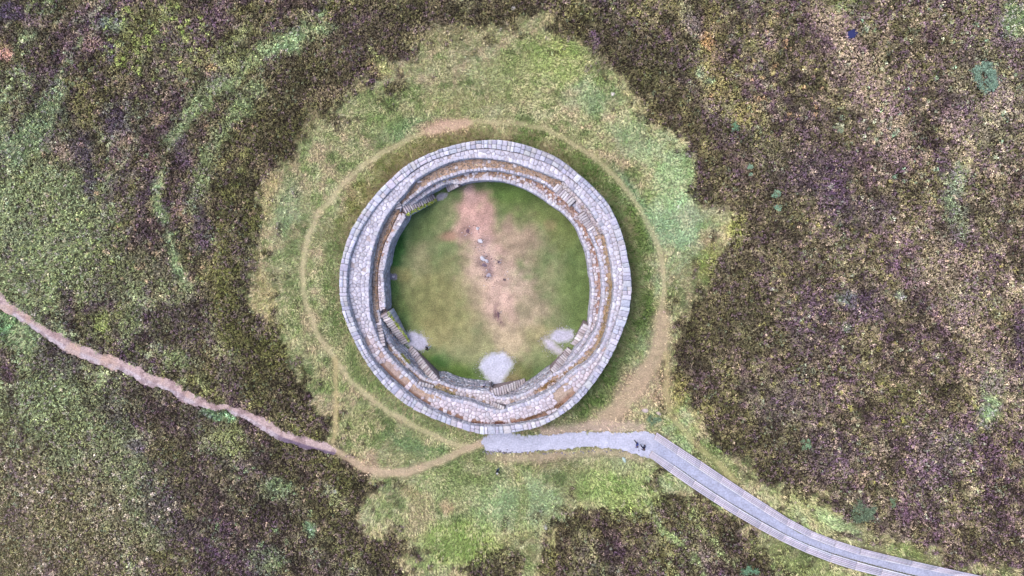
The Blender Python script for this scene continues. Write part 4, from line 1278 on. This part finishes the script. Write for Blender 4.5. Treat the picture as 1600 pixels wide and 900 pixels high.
# ------------------------------------------------------------------ people
def person(px, py, face, label, top, legs, shoes, hair, arms, stride=.0, hat=None, skin=(205, 160, 140), height=1.72, bag=None):
    """feet at the pixel; face = bearing the figure looks (degrees, clockwise from the picture's top)"""
    base = W(px, py, 0.0); base.z = float(terrain(base.x, base.y)) + .02
    root = empty("person", base, -math.radians(face))
    tag(root, label, "person", "visitors at the fort")
    k = height / 1.72
    V = []; E = []; R = []

    def v(p, r, par=None):
        V.append(Vector(p) * k); R.append(r * k)
        if par is not None: E.append((par, len(V) - 1))
        return len(V) - 1
    pel = v((0, 0, .95), .135)
    waist = v((0, .01, 1.08), .12, pel); chest = v((0, .02, 1.28), .15, waist); nb = v((0, .01, 1.44), .07, chest)
    nk = v((0, .02, 1.51), .052, nb); h0 = v((0, .035, 1.58), .075, nk); h1 = v((0, .03, 1.65), .092, h0); h2 = v((0, .015, 1.70), .075, h1)
    v((0, .125, 1.615), .016, h0)                       # nose
    for sx in (-1, 1):
        v((sx * .095, .02, 1.625), .018, h1)            # ear
        sh = v((sx * .175, .0, 1.40), .066, chest)
        el, wr = arms[0 if sx < 0 else 1]
        e = v(el, .048, sh); w = v(wr, .033, e)
        d = (Vector(wr) - Vector(el)).normalized()
        side = Vector((-sx * .5, .8, 0)); side = (side - d * side.dot(d)).normalized()
        pm = v(Vector(wr) + d * .06, .034, w)
        for q, (off, ln) in enumerate(((-.03, .075), (-.01, .09), (.01, .085), (.03, .065))):
            a = v(Vector(wr) + d * .10 + side * off, .0105, pm)
            v(Vector(wr) + d * (.10 + ln * .6) + side * off * 1.1 + Vector((-sx * .018, 0, 0)), .009, a)
        t0 = v(Vector(wr) + d * .035 + side * .05, .012, pm); v(Vector(wr) + d * .085 + side * .065, .010, t0)
        hp = v((sx * .095, .0, .88), .098, pel)
        fy = stride * sx
        kn = v((sx * .1, fy * .55 + .04, .5), .066, hp)
        an = v((sx * .1, fy - .02, .09), .046, kn)
        v((sx * .11, fy + .13, .035), .036, an)
    me = bpy.data.meshes.new("body")
    me.from_pydata([tuple(p) for p in V], E, [])
    ob = bpy.data.objects.new("body", me); COL.objects.link(ob)
    sk = ob.modifiers.new("skin", 'SKIN'); sk.use_smooth_shade = True
    for i, r in enumerate(R):
        me.skin_vertices[0].data[i].radius = (r, r)
    me.skin_vertices[0].data[0].use_root = True
    ob.modifiers.new("sub", 'SUBSURF').levels = 1
    dg = bpy.context.evaluated_depsgraph_get()
    m2 = bpy.data.meshes.new_from_object(ob.evaluated_get(dg))
    bpy.data.objects.remove(ob)
    for nm, c, rg in (("jacket_cloth", top, .8), ("trouser_cloth", legs, .85), ("shoe_leather", shoes, .6), ("skin", skin, .5)):
        m2.materials.append(mat_plain(nm, C(*c), rg, .3, .08, 12.0, None, bump=.003))
    for f in m2.polygons:
        c = f.center / k
        if c.z > 1.49: f.material_index = 3
        elif c.z < .1: f.material_index = 2
        elif c.z < .97 and abs(c.x) < .24 and abs(c.y) < .5: f.material_index = 1
        for a in arms:
            if (c - Vector(a[1])).length < .18 and (c - Vector(a[1])).dot(Vector(a[1]) - Vector(a[0])) > .0: f.material_index = 3
        f.use_smooth = True
    body = bpy.data.objects.new("body", m2); link(body, root)
    hb = bmesh.new()
    bmesh.ops.create_uvsphere(hb, u_segments=14, v_segments=9, radius=.108 * k)
    for vv in hb.verts:
        vv.co.z *= 1.02; vv.co.y *= 1.1
    bmesh.ops.delete(hb, geom=[vv for vv in hb.verts if vv.co.z < -.055 * k or (vv.co.y > .06 * k and vv.co.z < .045 * k)], context='VERTS')
    hm = bpy.data.meshes.new("hair"); hb.to_mesh(hm); hb.free()
    nm = "cap" if hat else "hair"
    hm.materials.append(mat_plain(nm + "_fibre", C(*(hat or hair)), .7, .3, .1, 20.0, None, bump=.004))
    ho = link(bpy.data.objects.new(nm, hm), root); ho.location = (0, .022 * k, 1.66 * k)
    for p in hm.polygons: p.use_smooth = True
    if bag:
        mb_ = MB()
        slab(mb_, [(-.15, -.30), (.15, -.30), (.17, -.13), (-.17, -.13)], 1.0, 1.42, C(*bag), .05)
        mb_.build("backpack", M_STONE_A, root)


DOWN = (((-.27, -.03, 1.14), (-.29, .08, .90)), ((.27, -.03, 1.14), (.29, .08, .90)))
person(993.5, 690.5, 300, "person in blue jacket walking on the gravel, the left one of a pair holding hands", (58, 72, 150), (36, 34, 60), (30, 28, 40), (60, 46, 44),
       (((-.27, -.05, 1.14), (-.36, .0, .90)), ((.26, .03, 1.14), (.28, .14, .92))), .22)
person(1004, 695.0, 300, "person in dark navy clothes on the gravel, the right one of a pair holding hands", (24, 20, 62), (28, 24, 50), (40, 30, 44), (50, 36, 40),
       (((-.26, .03, 1.14), (-.28, .14, .92)), ((.27, -.05, 1.14), (.36, .0, .90))), -.2)
person(778.3, 731, 170, "person in black jacket and blue jeans with white cap standing on the grass", (14, 12, 24), (60, 84, 150), (190, 200, 220), (60, 50, 50),
       (((-.28, .05, 1.15), (-.16, .30, 1.20)), ((.28, .05, 1.15), (.16, .30, 1.20))), .05, hat=(236, 234, 246))
person(669.5, 541, 60, "person in black coat and white trousers beside the left gravel patch on the lawn", (14, 10, 30), (228, 226, 240), (235, 235, 240), (22, 18, 26),
       (((-.27, .03, 1.14), (-.22, .22, 1.05)), ((.27, .03, 1.14), (.24, .2, 1.0))), .2)
person(757.3, 598, 120, "person in pale lilac top standing by the entrance inside the fort", (196, 186, 220), (40, 34, 56), (40, 34, 50), (40, 34, 52), DOWN, .04)


# ------------------------------------------------------------------ rocks, pool, shrubs
def rock(px, py, sx, sy, sz, rot, label, col=(214, 206, 214), seed=0, name="rock"):
    rs = random.Random(seed)
    bm = bmesh.new()
    for i in range(26):
        d = Vector((rs.gauss(0, 1), rs.gauss(0, 1), rs.gauss(0, 1))).normalized()
        q = rs.uniform(.82, 1.0)
        bm.verts.new((d.x * sx * q, d.y * sy * q, d.z * sz * q))
    r = bmesh.ops.convex_hull(bm, input=bm.verts)
    bmesh.ops.delete(bm, geom=[g for g in r["geom_interior"] if isinstance(g, bmesh.types.BMVert)], context='VERTS')
    bmesh.ops.bevel(bm, geom=bm.edges[:], offset=min(sx, sy) * .08, segments=1, affect='EDGES')
    me = bpy.data.meshes.new(name); bm.to_mesh(me); bm.free()
    me.materials.append(mat_plain("bare_rock", C(*col), .85, .25, .15, 4.0, C(120, 106, 120), 6.0, .58, .72, .02))
    o = bpy.data.objects.new(name, me)
    p = W(px, py); o.location = (p.x, p.y, float(terrain(p.x, p.y)) + sz * .12); o.rotation_euler = (0, 0, math.radians(rot))
    link(o); tag(o, label, "rock")
    return o


rock(746, 357, 0.25, 0.22, 0.11, 10, "small white rock, topmost in the bare strip of the lawn", (226, 220, 230), 1)
rock(750.5, 376.5, 0.38, 0.29, 0.15, -30, "white bedrock lump below the topmost rock in the lawn's bare strip", (226, 220, 232), 2)
rock(754, 404, 0.47, 0.27, 0.15, -40, "largest pale bedrock slab in the middle of the bare lawn strip", (216, 212, 226), 3)
rock(760, 408, 0.29, 0.27, 0.14, 15, "pale rock touching the largest slab in the lawn's bare strip", (222, 214, 228), 4)
rock(757, 414, 0.38, 0.25, 0.08, -20, "dark flat rock just below the largest slab in the lawn", (128, 108, 124), 5)
rock(763, 430, 0.34, 0.25, 0.12, 40, "pale rock below the dark flat rock in the bare lawn strip", (190, 178, 194), 6)
rock(779, 409, 0.16, 0.22, 0.08, 10, "small dark rock right of the largest slab on the lawn", (110, 92, 106), 7)
rock(788.5, 437, 0.18, 0.16, 0.08, 10, "small dark rock on its own right of centre on the lawn", (104, 88, 96), 8)
rock(778.5, 492, 0.11, 0.50, 0.08, 8, "thin dark rock ridge low in the lawn's bare strip", (112, 84, 96), 9)
rock(731, 361, 0.25, 0.34, 0.06, 30, "dark purple-brown flat rock left of the topmost white rock", (120, 92, 104), 10)
rock(614.5, 432, .22, .2, .16, 0, "small pale stone on the round gravel patch by the left wall", (206, 198, 214), 11)
rock(957.5, 147, .3, .26, .22, 20, "pale boulder at the upper right edge of the grass below the heather", (226, 214, 212), 12)
rock(975, 718, .22, .5, .22, 20, "pale blue-grey stone in the grass below the gravel path", (196, 214, 214), 13)
rock(1008, 641, .5, .35, .28, -10, "low pinkish-white rock left in the grassy knoll above the boardwalk", (216, 196, 196), 14)
rock(1029, 645.5, .45, .24, .24, -30, "low pale rock at right of the knoll above the boardwalk", (226, 204, 198), 15)
rock(802, 13, .3, .3, .2, 0, "grey-white rock at the top edge of the grass apron", (214, 206, 206), 16)
rock(852, 823, .3, .5, .2, 20, "pale rock beside the lower heather block under the fort", (214, 208, 200), 17)
rock(524, 768, .35, .3, .2, 0, "pale rock in grass left of the lower path bend", (206, 206, 196), 18)
mb = MB()
pc = W(1331, 53)
pts = []
for i in range(18):
    t = i / 18 * 2 * math.pi
    r = .58 * (1 + .18 * math.sin(2 * t + .6) + .1 * math.sin(5 * t))
    pts.append((pc.x + r * math.cos(t), pc.y + .9 * r * math.sin(t), float(terrain(pc.x, pc.y)) + .06))
mb.add(pts, [tuple(range(18))], C(40, 36, 90))
pool = mb.build("water_pool", None); pool.data.materials.append(M_WATER)
tag(pool, "small dark blue pool of water in the heather at upper right", "pool", kind="structure")


def tri_cloud(cen, size, up, cols, rs, mat, name, parent=None, origin=None, aspect=1.0):
    """many small leaves: one triangle each, with a direction leaning by 'up'"""
    n = len(cen)
    a = rs.normal(size=(n, 3)); a[:, 2] *= (1 - up)
    a /= np.linalg.norm(a, axis=1)[:, None] + 1e-9
    b = rs.normal(size=(n, 3)); b[:, 2] *= (1 - up)
    b -= a * (a * b).sum(1)[:, None]; b /= np.linalg.norm(b, axis=1)[:, None] + 1e-9
    s = size[:, None]
    V = np.stack([cen + a * s, cen - a * s * .6 + b * s * .75 * aspect, cen - a * s * .6 - b * s * .75 * aspect], 1)
    # keep the upper side up
    nn = np.cross(V[:, 1] - V[:, 0], V[:, 2] - V[:, 0])
    fl = nn[:, 2] < 0
    V[fl] = V[fl][:, [0, 2, 1]]
    V = V.reshape(-1, 3)
    if origin is not None: V = V - np.array(origin)
    return mesh_np(name, V, np.arange(3 * n), np.arange(n) * 3, np.full(n, 3), np.repeat(cols, 3, 0), mat, parent)


def shrub(px, py, rxm, rym, hm, rot, label, c1, c2, n, name="shrub", leaf=.07):
    p = W(px, py); gz = float(terrain(p.x, p.y))
    root = empty(name, (p.x, p.y, gz))
    tag(root, label, "shrub")
    rs = np.random.RandomState(int(px * 7 + py))
    # boughs first, so that leaves gather on them in clumps
    nb = max(6, n // 60)
    th = rs.rand(nb) * 2 * math.pi; q = np.sqrt(rs.rand(nb))
    cr, sr = math.cos(math.radians(rot)), math.sin(math.radians(rot))
    bx, by = q * np.cos(th) * rxm * .88, q * np.sin(th) * rym * .88
    bz = hm * (.45 + .5 * np.sqrt(np.clip(1 - q * q, 0, 1))) * rs.uniform(.8, 1.1, nb)
    B = np.stack([bx * cr - by * sr, bx * sr + by * cr, bz], 1)
    k = rs.randint(0, nb, n)
    off = rs.normal(size=(n, 3)) * np.array([.16, .16, .12]) * (rxm / 1.2) ** .5
    cen = B[k] + off
    cen[:, 2] = np.maximum(cen[:, 2], .08)
    t = rs.rand(n)[:, None] * .7 + (rs.rand(nb)[k])[:, None] * .3
    cols = to_lin((np.array(c1) * (1 - t) + np.array(c2) * t) * .6 + np.array((128, 136, 110)) * .4) * np.exp(rs.normal(0, .22, n))[:, None] * 1.25
    tri_cloud(cen, leaf * rs.uniform(.7, 1.4, n), .45, cols, rs, M_HEATHER, "crown", root)
    mb_ = MB()
    for i in range(min(nb, 14)):
        a = Vector((B[i, 0] * .12, B[i, 1] * .12, -.05)); b = Vector(B[i]); m = a.lerp(b, .5) + Vector((0, 0, .1))
        for (u, w, ru, rw) in ((a, m, .035, .024), (m, b, .024, .008)):
            d = (w - u).normalized(); s1 = d.orthogonal().normalized(); s2 = d.cross(s1)
            V = [u + (s1 * math.cos(g) + s2 * math.sin(g)) * ru for g in (0, 2.1, 4.2)] + [w + (s1 * math.cos(g) + s2 * math.sin(g)) * rw for g in (0, 2.1, 4.2)]
            mb_.add(V, [(0, 1, 4, 3), (1, 2, 5, 4), (2, 0, 3, 5)], C(110, 90, 74))
    mb_.build("trunk", M_STONE_A, root)


shrub(1533, 124, 1.35, 2.0, 1.1, 18, "round pale teal shrub standing alone in the heather at upper right", (120, 158, 146), (170, 206, 190), 2600)
shrub(1347, 795, 1.5, 1.55, 1.2, 0, "dark green shrub beside the grass strip above the boardwalk", (58, 74, 56), (150, 178, 150), 1900)
shrub(1258, 692, .55, .7, .6, 0, "small mint green shrub in the heather above the boardwalk", (120, 170, 130), (170, 210, 170), 420)
shrub(1172, 266, .35, .6, .5, 10, "topmost of three small mint plants right of the grass", (130, 186, 160), (180, 220, 196), 260)
shrub(1211, 304, .5, .45, .5, 10, "middle one of three small mint plants right of the grass", (130, 186, 160), (180, 220, 196), 260)
shrub(1215, 325, .4, .4, .4, 10, "lowest of three small mint plants right of the grass", (130, 186, 160), (180, 220, 196), 200)
shrub(1147, 199, .5, .45, .45, 0, "small teal plant in the heather up from the yellow grass", (96, 150, 116), (140, 196, 160), 260)
shrub(1172, 890, 1.2, .6, .6, 0, "low blue-green shrub at the bottom edge below the lower heather", (84, 140, 112), (140, 190, 156), 700)
shrub(1022, 655, .8, .7, .5, 0, "low grey-green bush on the knoll at the boardwalk's start", (84, 116, 84), (150, 176, 146), 520)
shrub(1393, 785, .5, .9, .5, 10, "slim dark bush right of the bigger shrub above the boardwalk", (96, 110, 74), (130, 170, 140), 300)

# ------------------------------------------------------------------ growth: heather, grass, moss
EXCL = np.minimum(1, gravel_mask(GX, GY) + TRACK_M)
for poly, _, _ in GPATCH:
    EXCL = np.maximum(EXCL, (sdf(GX, GY, poly) < -1.5))
EXCL = np.maximum(EXCL, sdf(GX, GY, UP_OUT + LO_OUT[::-1]) < 1.0)
EXCL = np.maximum(EXCL, np.hypot(GX - 1331, GY - 53) < 8)


def world_of(px, py):
    x, y = WXY(px, py)
    return x, y


def scatter(step, rs):
    px, py = np.meshgrid(np.arange(-190, 1790, step), np.arange(-150, 1050, step))
    px = px + rs.uniform(-.5, .5, px.shape) * step; py = py + rs.uniform(-.5, .5, py.shape) * step
    px = px.ravel(); py = py.ravel()
    x, y = WXY(px, py)
    r = np.hypot(x - CW.x, y - CW.y); b = np.arctan2(x - CW.x, y - CW.y) % (2 * math.pi)
    ro = np.interp(b, np.append(PH, 2 * math.pi), np.append(r_out_foot, r_out_foot[0]))
    ri = np.interp(b, np.append(PH, 2 * math.pi), np.append(L4 - BAT, (L4 - BAT)[0]))
    ok = (r > ro + .05) | (r < ri - .1)
    ok &= samp(EXCL, px, py) < .5
    return px[ok], py[ok], x[ok], y[ok], r[ok], b[ok], (r < ri)[ok]


rs = np.random.RandomState(71)
px, py, x, y, r, b, inn = scatter(3.75, rs)
hm = samp(HEATH, px, py)
ok = rs.rand(len(px)) < hm * 1.1 - .04
px, py, x, y = px[ok], py[ok], x[ok], y[ok]
n = len(px)
gz = terrain(x, y)
base = samp(F, px, py)
kind = rs.rand(n)
pn = fbm(px, py, 40, 701, 3); sn = fbm(px, py, 34, 711, 3); mn = fbm(px, py, 26, 721, 3); yn = fbm(px, py, 50, 731, 3)
far_r = sstep(1100, 1350, px); left_low = sstep(720, 800, py) * (1 - sstep(260, 420, px))
near_apron = 1 - sstep(0, 90, samp(APRON_D, px, py))
c1 = fbm(px, py, 8, 771, 2); c2 = fbm(px, py, 8, 781, 2); c3 = fbm(px, py, 8, 791, 2)
tf = samp(TUFT, px, py)
p_pur = (np.clip((.55 * pn + .45 * c1 - .48) * 4.0, 0, .6) + .04) * (1 - tf) * (.65 + .5 * far_r)
p_straw = (1 - tf) * (.008 + np.clip((.5 * sn + .5 * c2 - .57) * 2.0, 0, .35)) * (.4 + 1.2 * far_r + 1.5 * left_low) * (1 - .6 * near_apron)
p_mint = (1 - tf) * (.008 + np.clip((.5 * mn + .5 * c3 - .57) * 2.2, 0, .3)) * (1 - .5 * near_apron)
p_olive = (1 - tf) * (.12 + np.clip((.6 * yn + .4 * c3 - .45) * 2.2, 0, .4))
col = base.copy()
tall = np.full(n, 1.0)
u = kind
m1 = u < p_pur
m2 = ~m1 & (u < p_pur + p_straw)
m3 = ~m1 & ~m2 & (u < p_pur + p_straw + p_mint)
m4 = ~m1 & ~m2 & ~m3 & (u < p_pur + p_straw + p_mint + p_olive)
col[m1] = col[m1] * .6 + .42 * np.array((114, 84, 116))
col[m2] = col[m2] * .45 + .55 * np.array((204, 178, 158)); tall[m2] = .8
col[m3] = col[m3] * .6 + .4 * np.array((146, 170, 138)); tall[m3] = .8
col[m4] = col[m4] * .75 + .25 * np.array((124, 130, 66))
NL = 9
hh = rs.uniform(.30, .62, n) * tall * (.35 + 1.3 * fbm(px, py, 11, 741, 3))
rad = rs.uniform(.14, .25, n)
k = np.repeat(np.arange(n), NL)
N = len(k)
th = rs.rand(N) * 2 * math.pi; q = np.sqrt(rs.rand(N)) * rad[k]
cen = np.stack([x[k] + q * np.cos(th), y[k] + q * np.sin(th), gz[k] + hh[k] * (1 - .55 * (q / rad[k]) ** 2) * rs.uniform(.55, 1.05, N)], 1)
lc = (to_lin(col) * (1 + .45 * samp(GRM, px, py))[:, None])[k] * np.exp(rs.normal(0, .2, n))[k][:, None] * np.exp(rs.normal(-.04, .29, N))[:, None] * 2.3
tag(tri_cloud(cen, rs.uniform(.06, .108, N), .4, lc, rs, M_HEATHER, "heather"), "purple and olive heather covering the moor", "heather", kind="stuff")


def blades(name, x, y, gz, px, py, nb, h, lean, wid, col, rs, gain, label, cat, ldir=None):
    n = len(x)
    k = np.repeat(np.arange(n), nb); N = len(k)
    th = rs.rand(N) * 2 * math.pi
    if ldir is not None:
        th = np.where(rs.rand(N) < .65, ldir[k] + rs.normal(0, .5, N), th)
    bx = x[k] + rs.normal(0, .07, N); by = y[k] + rs.normal(0, .07, N); bz = gz[k]
    hk = h[k] * rs.uniform(.6, 1.25, N); ln = lean * hk * rs.uniform(.5, 1.5, N)
    w = wid * rs.uniform(.7, 1.4, N)
    dx, dy = np.cos(th), np.sin(th)
    V = np.zeros((N, 3, 3))
    V[:, 0] = np.stack([bx - dy * w, by + dx * w, bz], 1)
    V[:, 1] = np.stack([bx + dy * w, by - dx * w, bz], 1)
    V[:, 2] = np.stack([bx + dx * ln, by + dy * ln, bz + hk], 1)
    cc = to_lin(col)[k] * np.exp(rs.normal(0, .13, n))[k][:, None] * np.exp(rs.normal(0, .25, N))[:, None] * gain
    o = mesh_np(name, V.reshape(-1, 3), np.arange(3 * N), np.arange(N) * 3, np.full(N, 3), np.repeat(cc, 3, 0), M_GRASS)
    return tag(o, label, cat, kind="stuff")


# rough grass of the apron
rs = np.random.RandomState(83)
px, py, x, y, r, b, inn = scatter(3.3, rs)
hm = samp(HEATH, px, py); pm = samp(PATH_M, px, py)
ok = (rs.rand(len(px)) > hm * .85) & ~inn & (rs.rand(len(px)) > pm * .85)
px, py, x, y, r, b, hm, pm = px[ok], py[ok], x[ok], y[ok], r[ok], b[ok], hm[ok], pm[ok]
n = len(px)
col = samp(F, px, py)
u = rs.rand(n)
sg = fbm(px, py, 24, 751, 3)
m1 = u < np.clip((sg - .42) * 1.6, .05, .5)
col[m1] = col[m1] * .5 + .5 * np.array((204, 190, 156))
m2 = (u > .72)
col[m2] = col[m2] * .7 + .3 * np.array((96, 124, 60))
near = np.exp(-((r - 17.2) / .9) ** 2)
h = rs.uniform(.15, .36, n) * (1 + 1.1 * near) * (1 - .8 * np.clip(pm * 1.3, 0, 1)) * (1 + .5 * hm)
flow = fbm(px, py, 70, 761, 2) * 9
blades("rough_grass", x, y, terrain(x, y), px, py, 7, h, .9, .022, col * (1 + .12 * samp(GRM, px, py))[:, None], rs, 2.2, "rough green and straw grass round the fort", "grass", flow)

# long pale grass against the foot of the outer wall
rs = np.random.RandomState(91)
n = 5200
b = rs.rand(n) * 2 * math.pi
ro = np.interp(b, np.append(PH, 2 * math.pi), np.append(r_out_foot, r_out_foot[0]))
r = ro + np.abs(rs.normal(0, .75, n)) + .05
x = CW.x + r * np.sin(b); y = CW.y + r * np.cos(b)
px, py = PXY(x, y)
d = np.degrees(b)
okk = samp(EXCL, px, py) < .5
strawy = np.where((d > 185) | (d < 30), .75, .3)
col = samp(F, px, py)
m1 = rs.rand(n) < strawy
col[m1] = col[m1] * .2 + .8 * np.array((200, 172, 150))
col[~m1] = col[~m1] * .6 + .4 * np.array((110, 124, 70))
blades("long_grass", x[okk], y[okk], terrain(x, y)[okk], px[okk], py[okk], 8, rs.uniform(.35, .75, n)[okk], .6, .016, col[okk], rs, 1.5,
       "long straw-coloured grass along the foot of the outer wall", "grass", (math.pi / 2 - b)[okk])

# the mown lawn
rs = np.random.RandomState(97)
px, py, x, y, r, b, inn = scatter(2.1, rs)
pm = inn
px, py, x, y = px[pm], py[pm], x[pm], y[pm]
col = samp(F, px, py)
lum = (col[:, 0] - col[:, 1])
ok = rs.rand(len(px)) > sstep(12, 30, lum) * .8
px, py, x, y, col = px[ok], py[ok], x[ok], y[ok], col[ok]
blades("lawn_grass", x, y, terrain(x, y), px, py, 4, rs.uniform(.04, .085, len(px)), 1.1, .02, col * (1 + .18 * (rs.rand(len(px)) - .5))[:, None], rs, 1.22, "short lawn grass inside the fort", "grass")

# moss and weeds on the ledges, parts of the fort
mbx = []; mby = []; mbz = []; mcol = []
rs = np.random.RandomState(101)
for (p0, p1, z, wd, c, cnt) in [
                                ((684, 612), (716, 622), 2.72, 3.5, (112, 116, 50), 260), ((627, 553), (640, 568), 2.65, 3, (128, 128, 60), 120), ((660, 601), (684, 611), 2.65, 3, (130, 124, 64), 120),
                                ((925, 561), (902, 575), 2.65, 3, (132, 118, 60), 160), ((890, 583), (846, 606), 2.65, 3, (140, 108, 66), 200), ((956, 440), (935, 543), 2.65, 1.6, (150, 124, 80), 200),
                                ((660, 636), (720, 660), 3.82, 2.5, (120, 80, 64), 240), ((720, 661), (810, 661), 3.82, 1.6, (120, 78, 70), 260), ((810, 661), (880, 630), 3.82, 1.8, (124, 92, 66), 200),
                                ((600, 590), (660, 636), 3.82, 1.6, (120, 96, 84), 160), ((640, 262), (690, 292), 0, 0, (0, 0, 0), 0)]:
    for i in range(cnt):
        t = rs.rand(); xx = p0[0] + (p1[0] - p0[0]) * t; yy = p0[1] + (p1[1] - p0[1]) * t
        w0 = W(xx, yy, 3.0); z = zat(Z_2 if z < 3 else Z_A, math.atan2(w0.x - CW.x, w0.y - CW.y)) - .03
        L_ = math.hypot(p1[0] - p0[0], p1[1] - p0[1]); o_ = rs.normal(0, .5) * wd
        w = W(xx - (p1[1] - p0[1]) / L_ * o_, yy + (p1[0] - p0[0]) / L_ * o_, z)
        mbx.append(w.x - FO.x); mby.append(w.y - FO.y); mbz.append(z + rs.uniform(.0, .08)); mcol.append(np.array(c) * math.exp(rs.normal(0, .15)))
for (a_, b_, c_) in MOSS:
    if rs.rand() < .98:
        mbx.append(a_); mby.append(b_); mbz.append(c_ - .02); mcol.append(np.array((150, 164, 62)) * math.exp(rs.normal(0, .18)))
# dry tufts on the earth terraces
for i in range(2600):
    b_ = rs.rand() * 2 * math.pi; d_ = math.degrees(b_); lev = rs.rand()
    if lev < .6: ri_, ro_, z, cf = at(L3, b_), at(L2, b_) - .1, at(Z_2, b_), col_2
    else: ri_, ro_, z, cf = at(L4, b_), at(L3, b_) - .1, at(z3, b_), col_3
    if (prob_2 if lev < .6 else prob_3)(d_, .5) > .7: continue
    v_ = rs.rand()
    w = pol(b_, ri_ + (ro_ - ri_) * v_, z)
    mbx.append(w[0]); mby.append(w[1]); mbz.append(z - .04)
    c = np.array(mix3(cf(d_, v_), (186, 150, 110), .3)) * math.exp(rs.normal(0, .22)); mcol.append(c if rs.rand() < .7 else c * .5)
mb_x = np.array(mbx); cen = np.stack([mb_x, np.array(mby), np.array(mbz) + .03], 1)
rep = np.repeat(np.arange(len(cen)), 4)
cc = cen[rep] + rs.normal(0, .06, (len(rep), 3)) * np.array([1, 1, .4])
o = tri_cloud(cc, rs.uniform(.035, .07, len(rep)), .4, to_lin(np.array(mcol))[rep] * np.exp(rs.normal(0, .25, len(rep)))[:, None] * 1.2, rs, M_GRASS, "ledge_weeds", fort)
tag(o, kind="stuff")

# loose pebbles along the gravel edges
rs = np.random.RandomState(107)
mb = MB()
for i in range(1500):
    t = rs.randint(0, len(GPATCH) + 1)
    poly = GRAVEL_POLY if t == 0 else GPATCH[rs.randint(0, 4)][0]
    j = rs.randint(0, len(poly)); a = poly[j]; b_ = poly[(j + 1) % len(poly)]; f = rs.rand()
    xx = a[0] + (b_[0] - a[0]) * f + rs.normal(0, 3.0); yy = a[1] + (b_[1] - a[1]) * f + rs.normal(0, 2.5)
    if yy > 606 and yy < 676 and xx < 860: continue
    w = W(xx, yy); s_ = rs.uniform(.025, .06); g_ = float(terrain(w.x, w.y)); c = C(*(np.array((196, 190, 212)) * rs.uniform(.75, 1.1)))
    an = rs.rand() * 6.28
    V = [(w.x + s_ * math.cos(an + q), w.y + s_ * math.sin(an + q), g_) for q in (0, 1.7, 3.3, 4.8)] + [(w.x, w.y, g_ + s_ * .9)]
    mb.add(V, [(0, 1, 4), (1, 2, 4), (2, 3, 4), (3, 0, 4)], c)
for i in range(70):
    t = rs.rand() ** 1.6
    w = W(757 + t * 250 + rs.normal(0, 2), 706 + 3 * math.sin(t * 3) - t * 4 + rs.normal(0, 1.5)); s_ = rs.uniform(.07, .15); an = rs.rand() * 6.28
    V = [(w.x + s_ * math.cos(an + q), w.y + s_ * .8 * math.sin(an + q), 0) for q in (0, 1.2, 2.4, 3.6, 4.9)] + [(w.x + s_ * .5 * math.cos(an + q), w.y + s_ * .4 * math.sin(an + q), s_) for q in (0, 1.2, 2.4, 3.6, 4.9)]
    mb.add(V, [(q, (q + 1) % 5, 5 + (q + 1) % 5, 5 + q) for q in range(5)] + [(5, 6, 7, 8, 9)], C(*(np.array((150, 142, 166)) * rs.uniform(.7, 1.2))))
for (xx, yy, sp, cnt) in [(746, 358, 4, 14), (750, 378, 6, 26), (757, 408, 8, 46), (763, 431, 6, 30), (779, 409, 4, 14), (788, 437, 3, 8), (781, 490, 2.5, 18), (731, 362, 6, 16), (775, 420, 14, 24)]:
    for i in range(cnt):
        w = W(xx + rs.normal(0, sp * .7), yy + rs.normal(0, sp)); s_ = rs.uniform(.03, .11); an = rs.rand() * 6.28
        c = C(*((np.array((206, 198, 210)) if rs.rand() < .45 else np.array((110, 84, 92))) * rs.uniform(.75, 1.1)))
        V = [(w.x + s_ * math.cos(an + q), w.y + s_ * .8 * math.sin(an + q), -.01) for q in (0, 1.7, 3.3, 4.8)] + [(w.x, w.y, s_ * .45)]
        mb.add(V, [(0, 1, 4), (1, 2, 4), (2, 3, 4), (3, 0, 4)], c)
tag(mb.build("pebbles", M_STONE_A), "loose grey pebbles along the gravel edges", "pebbles", kind="stuff")
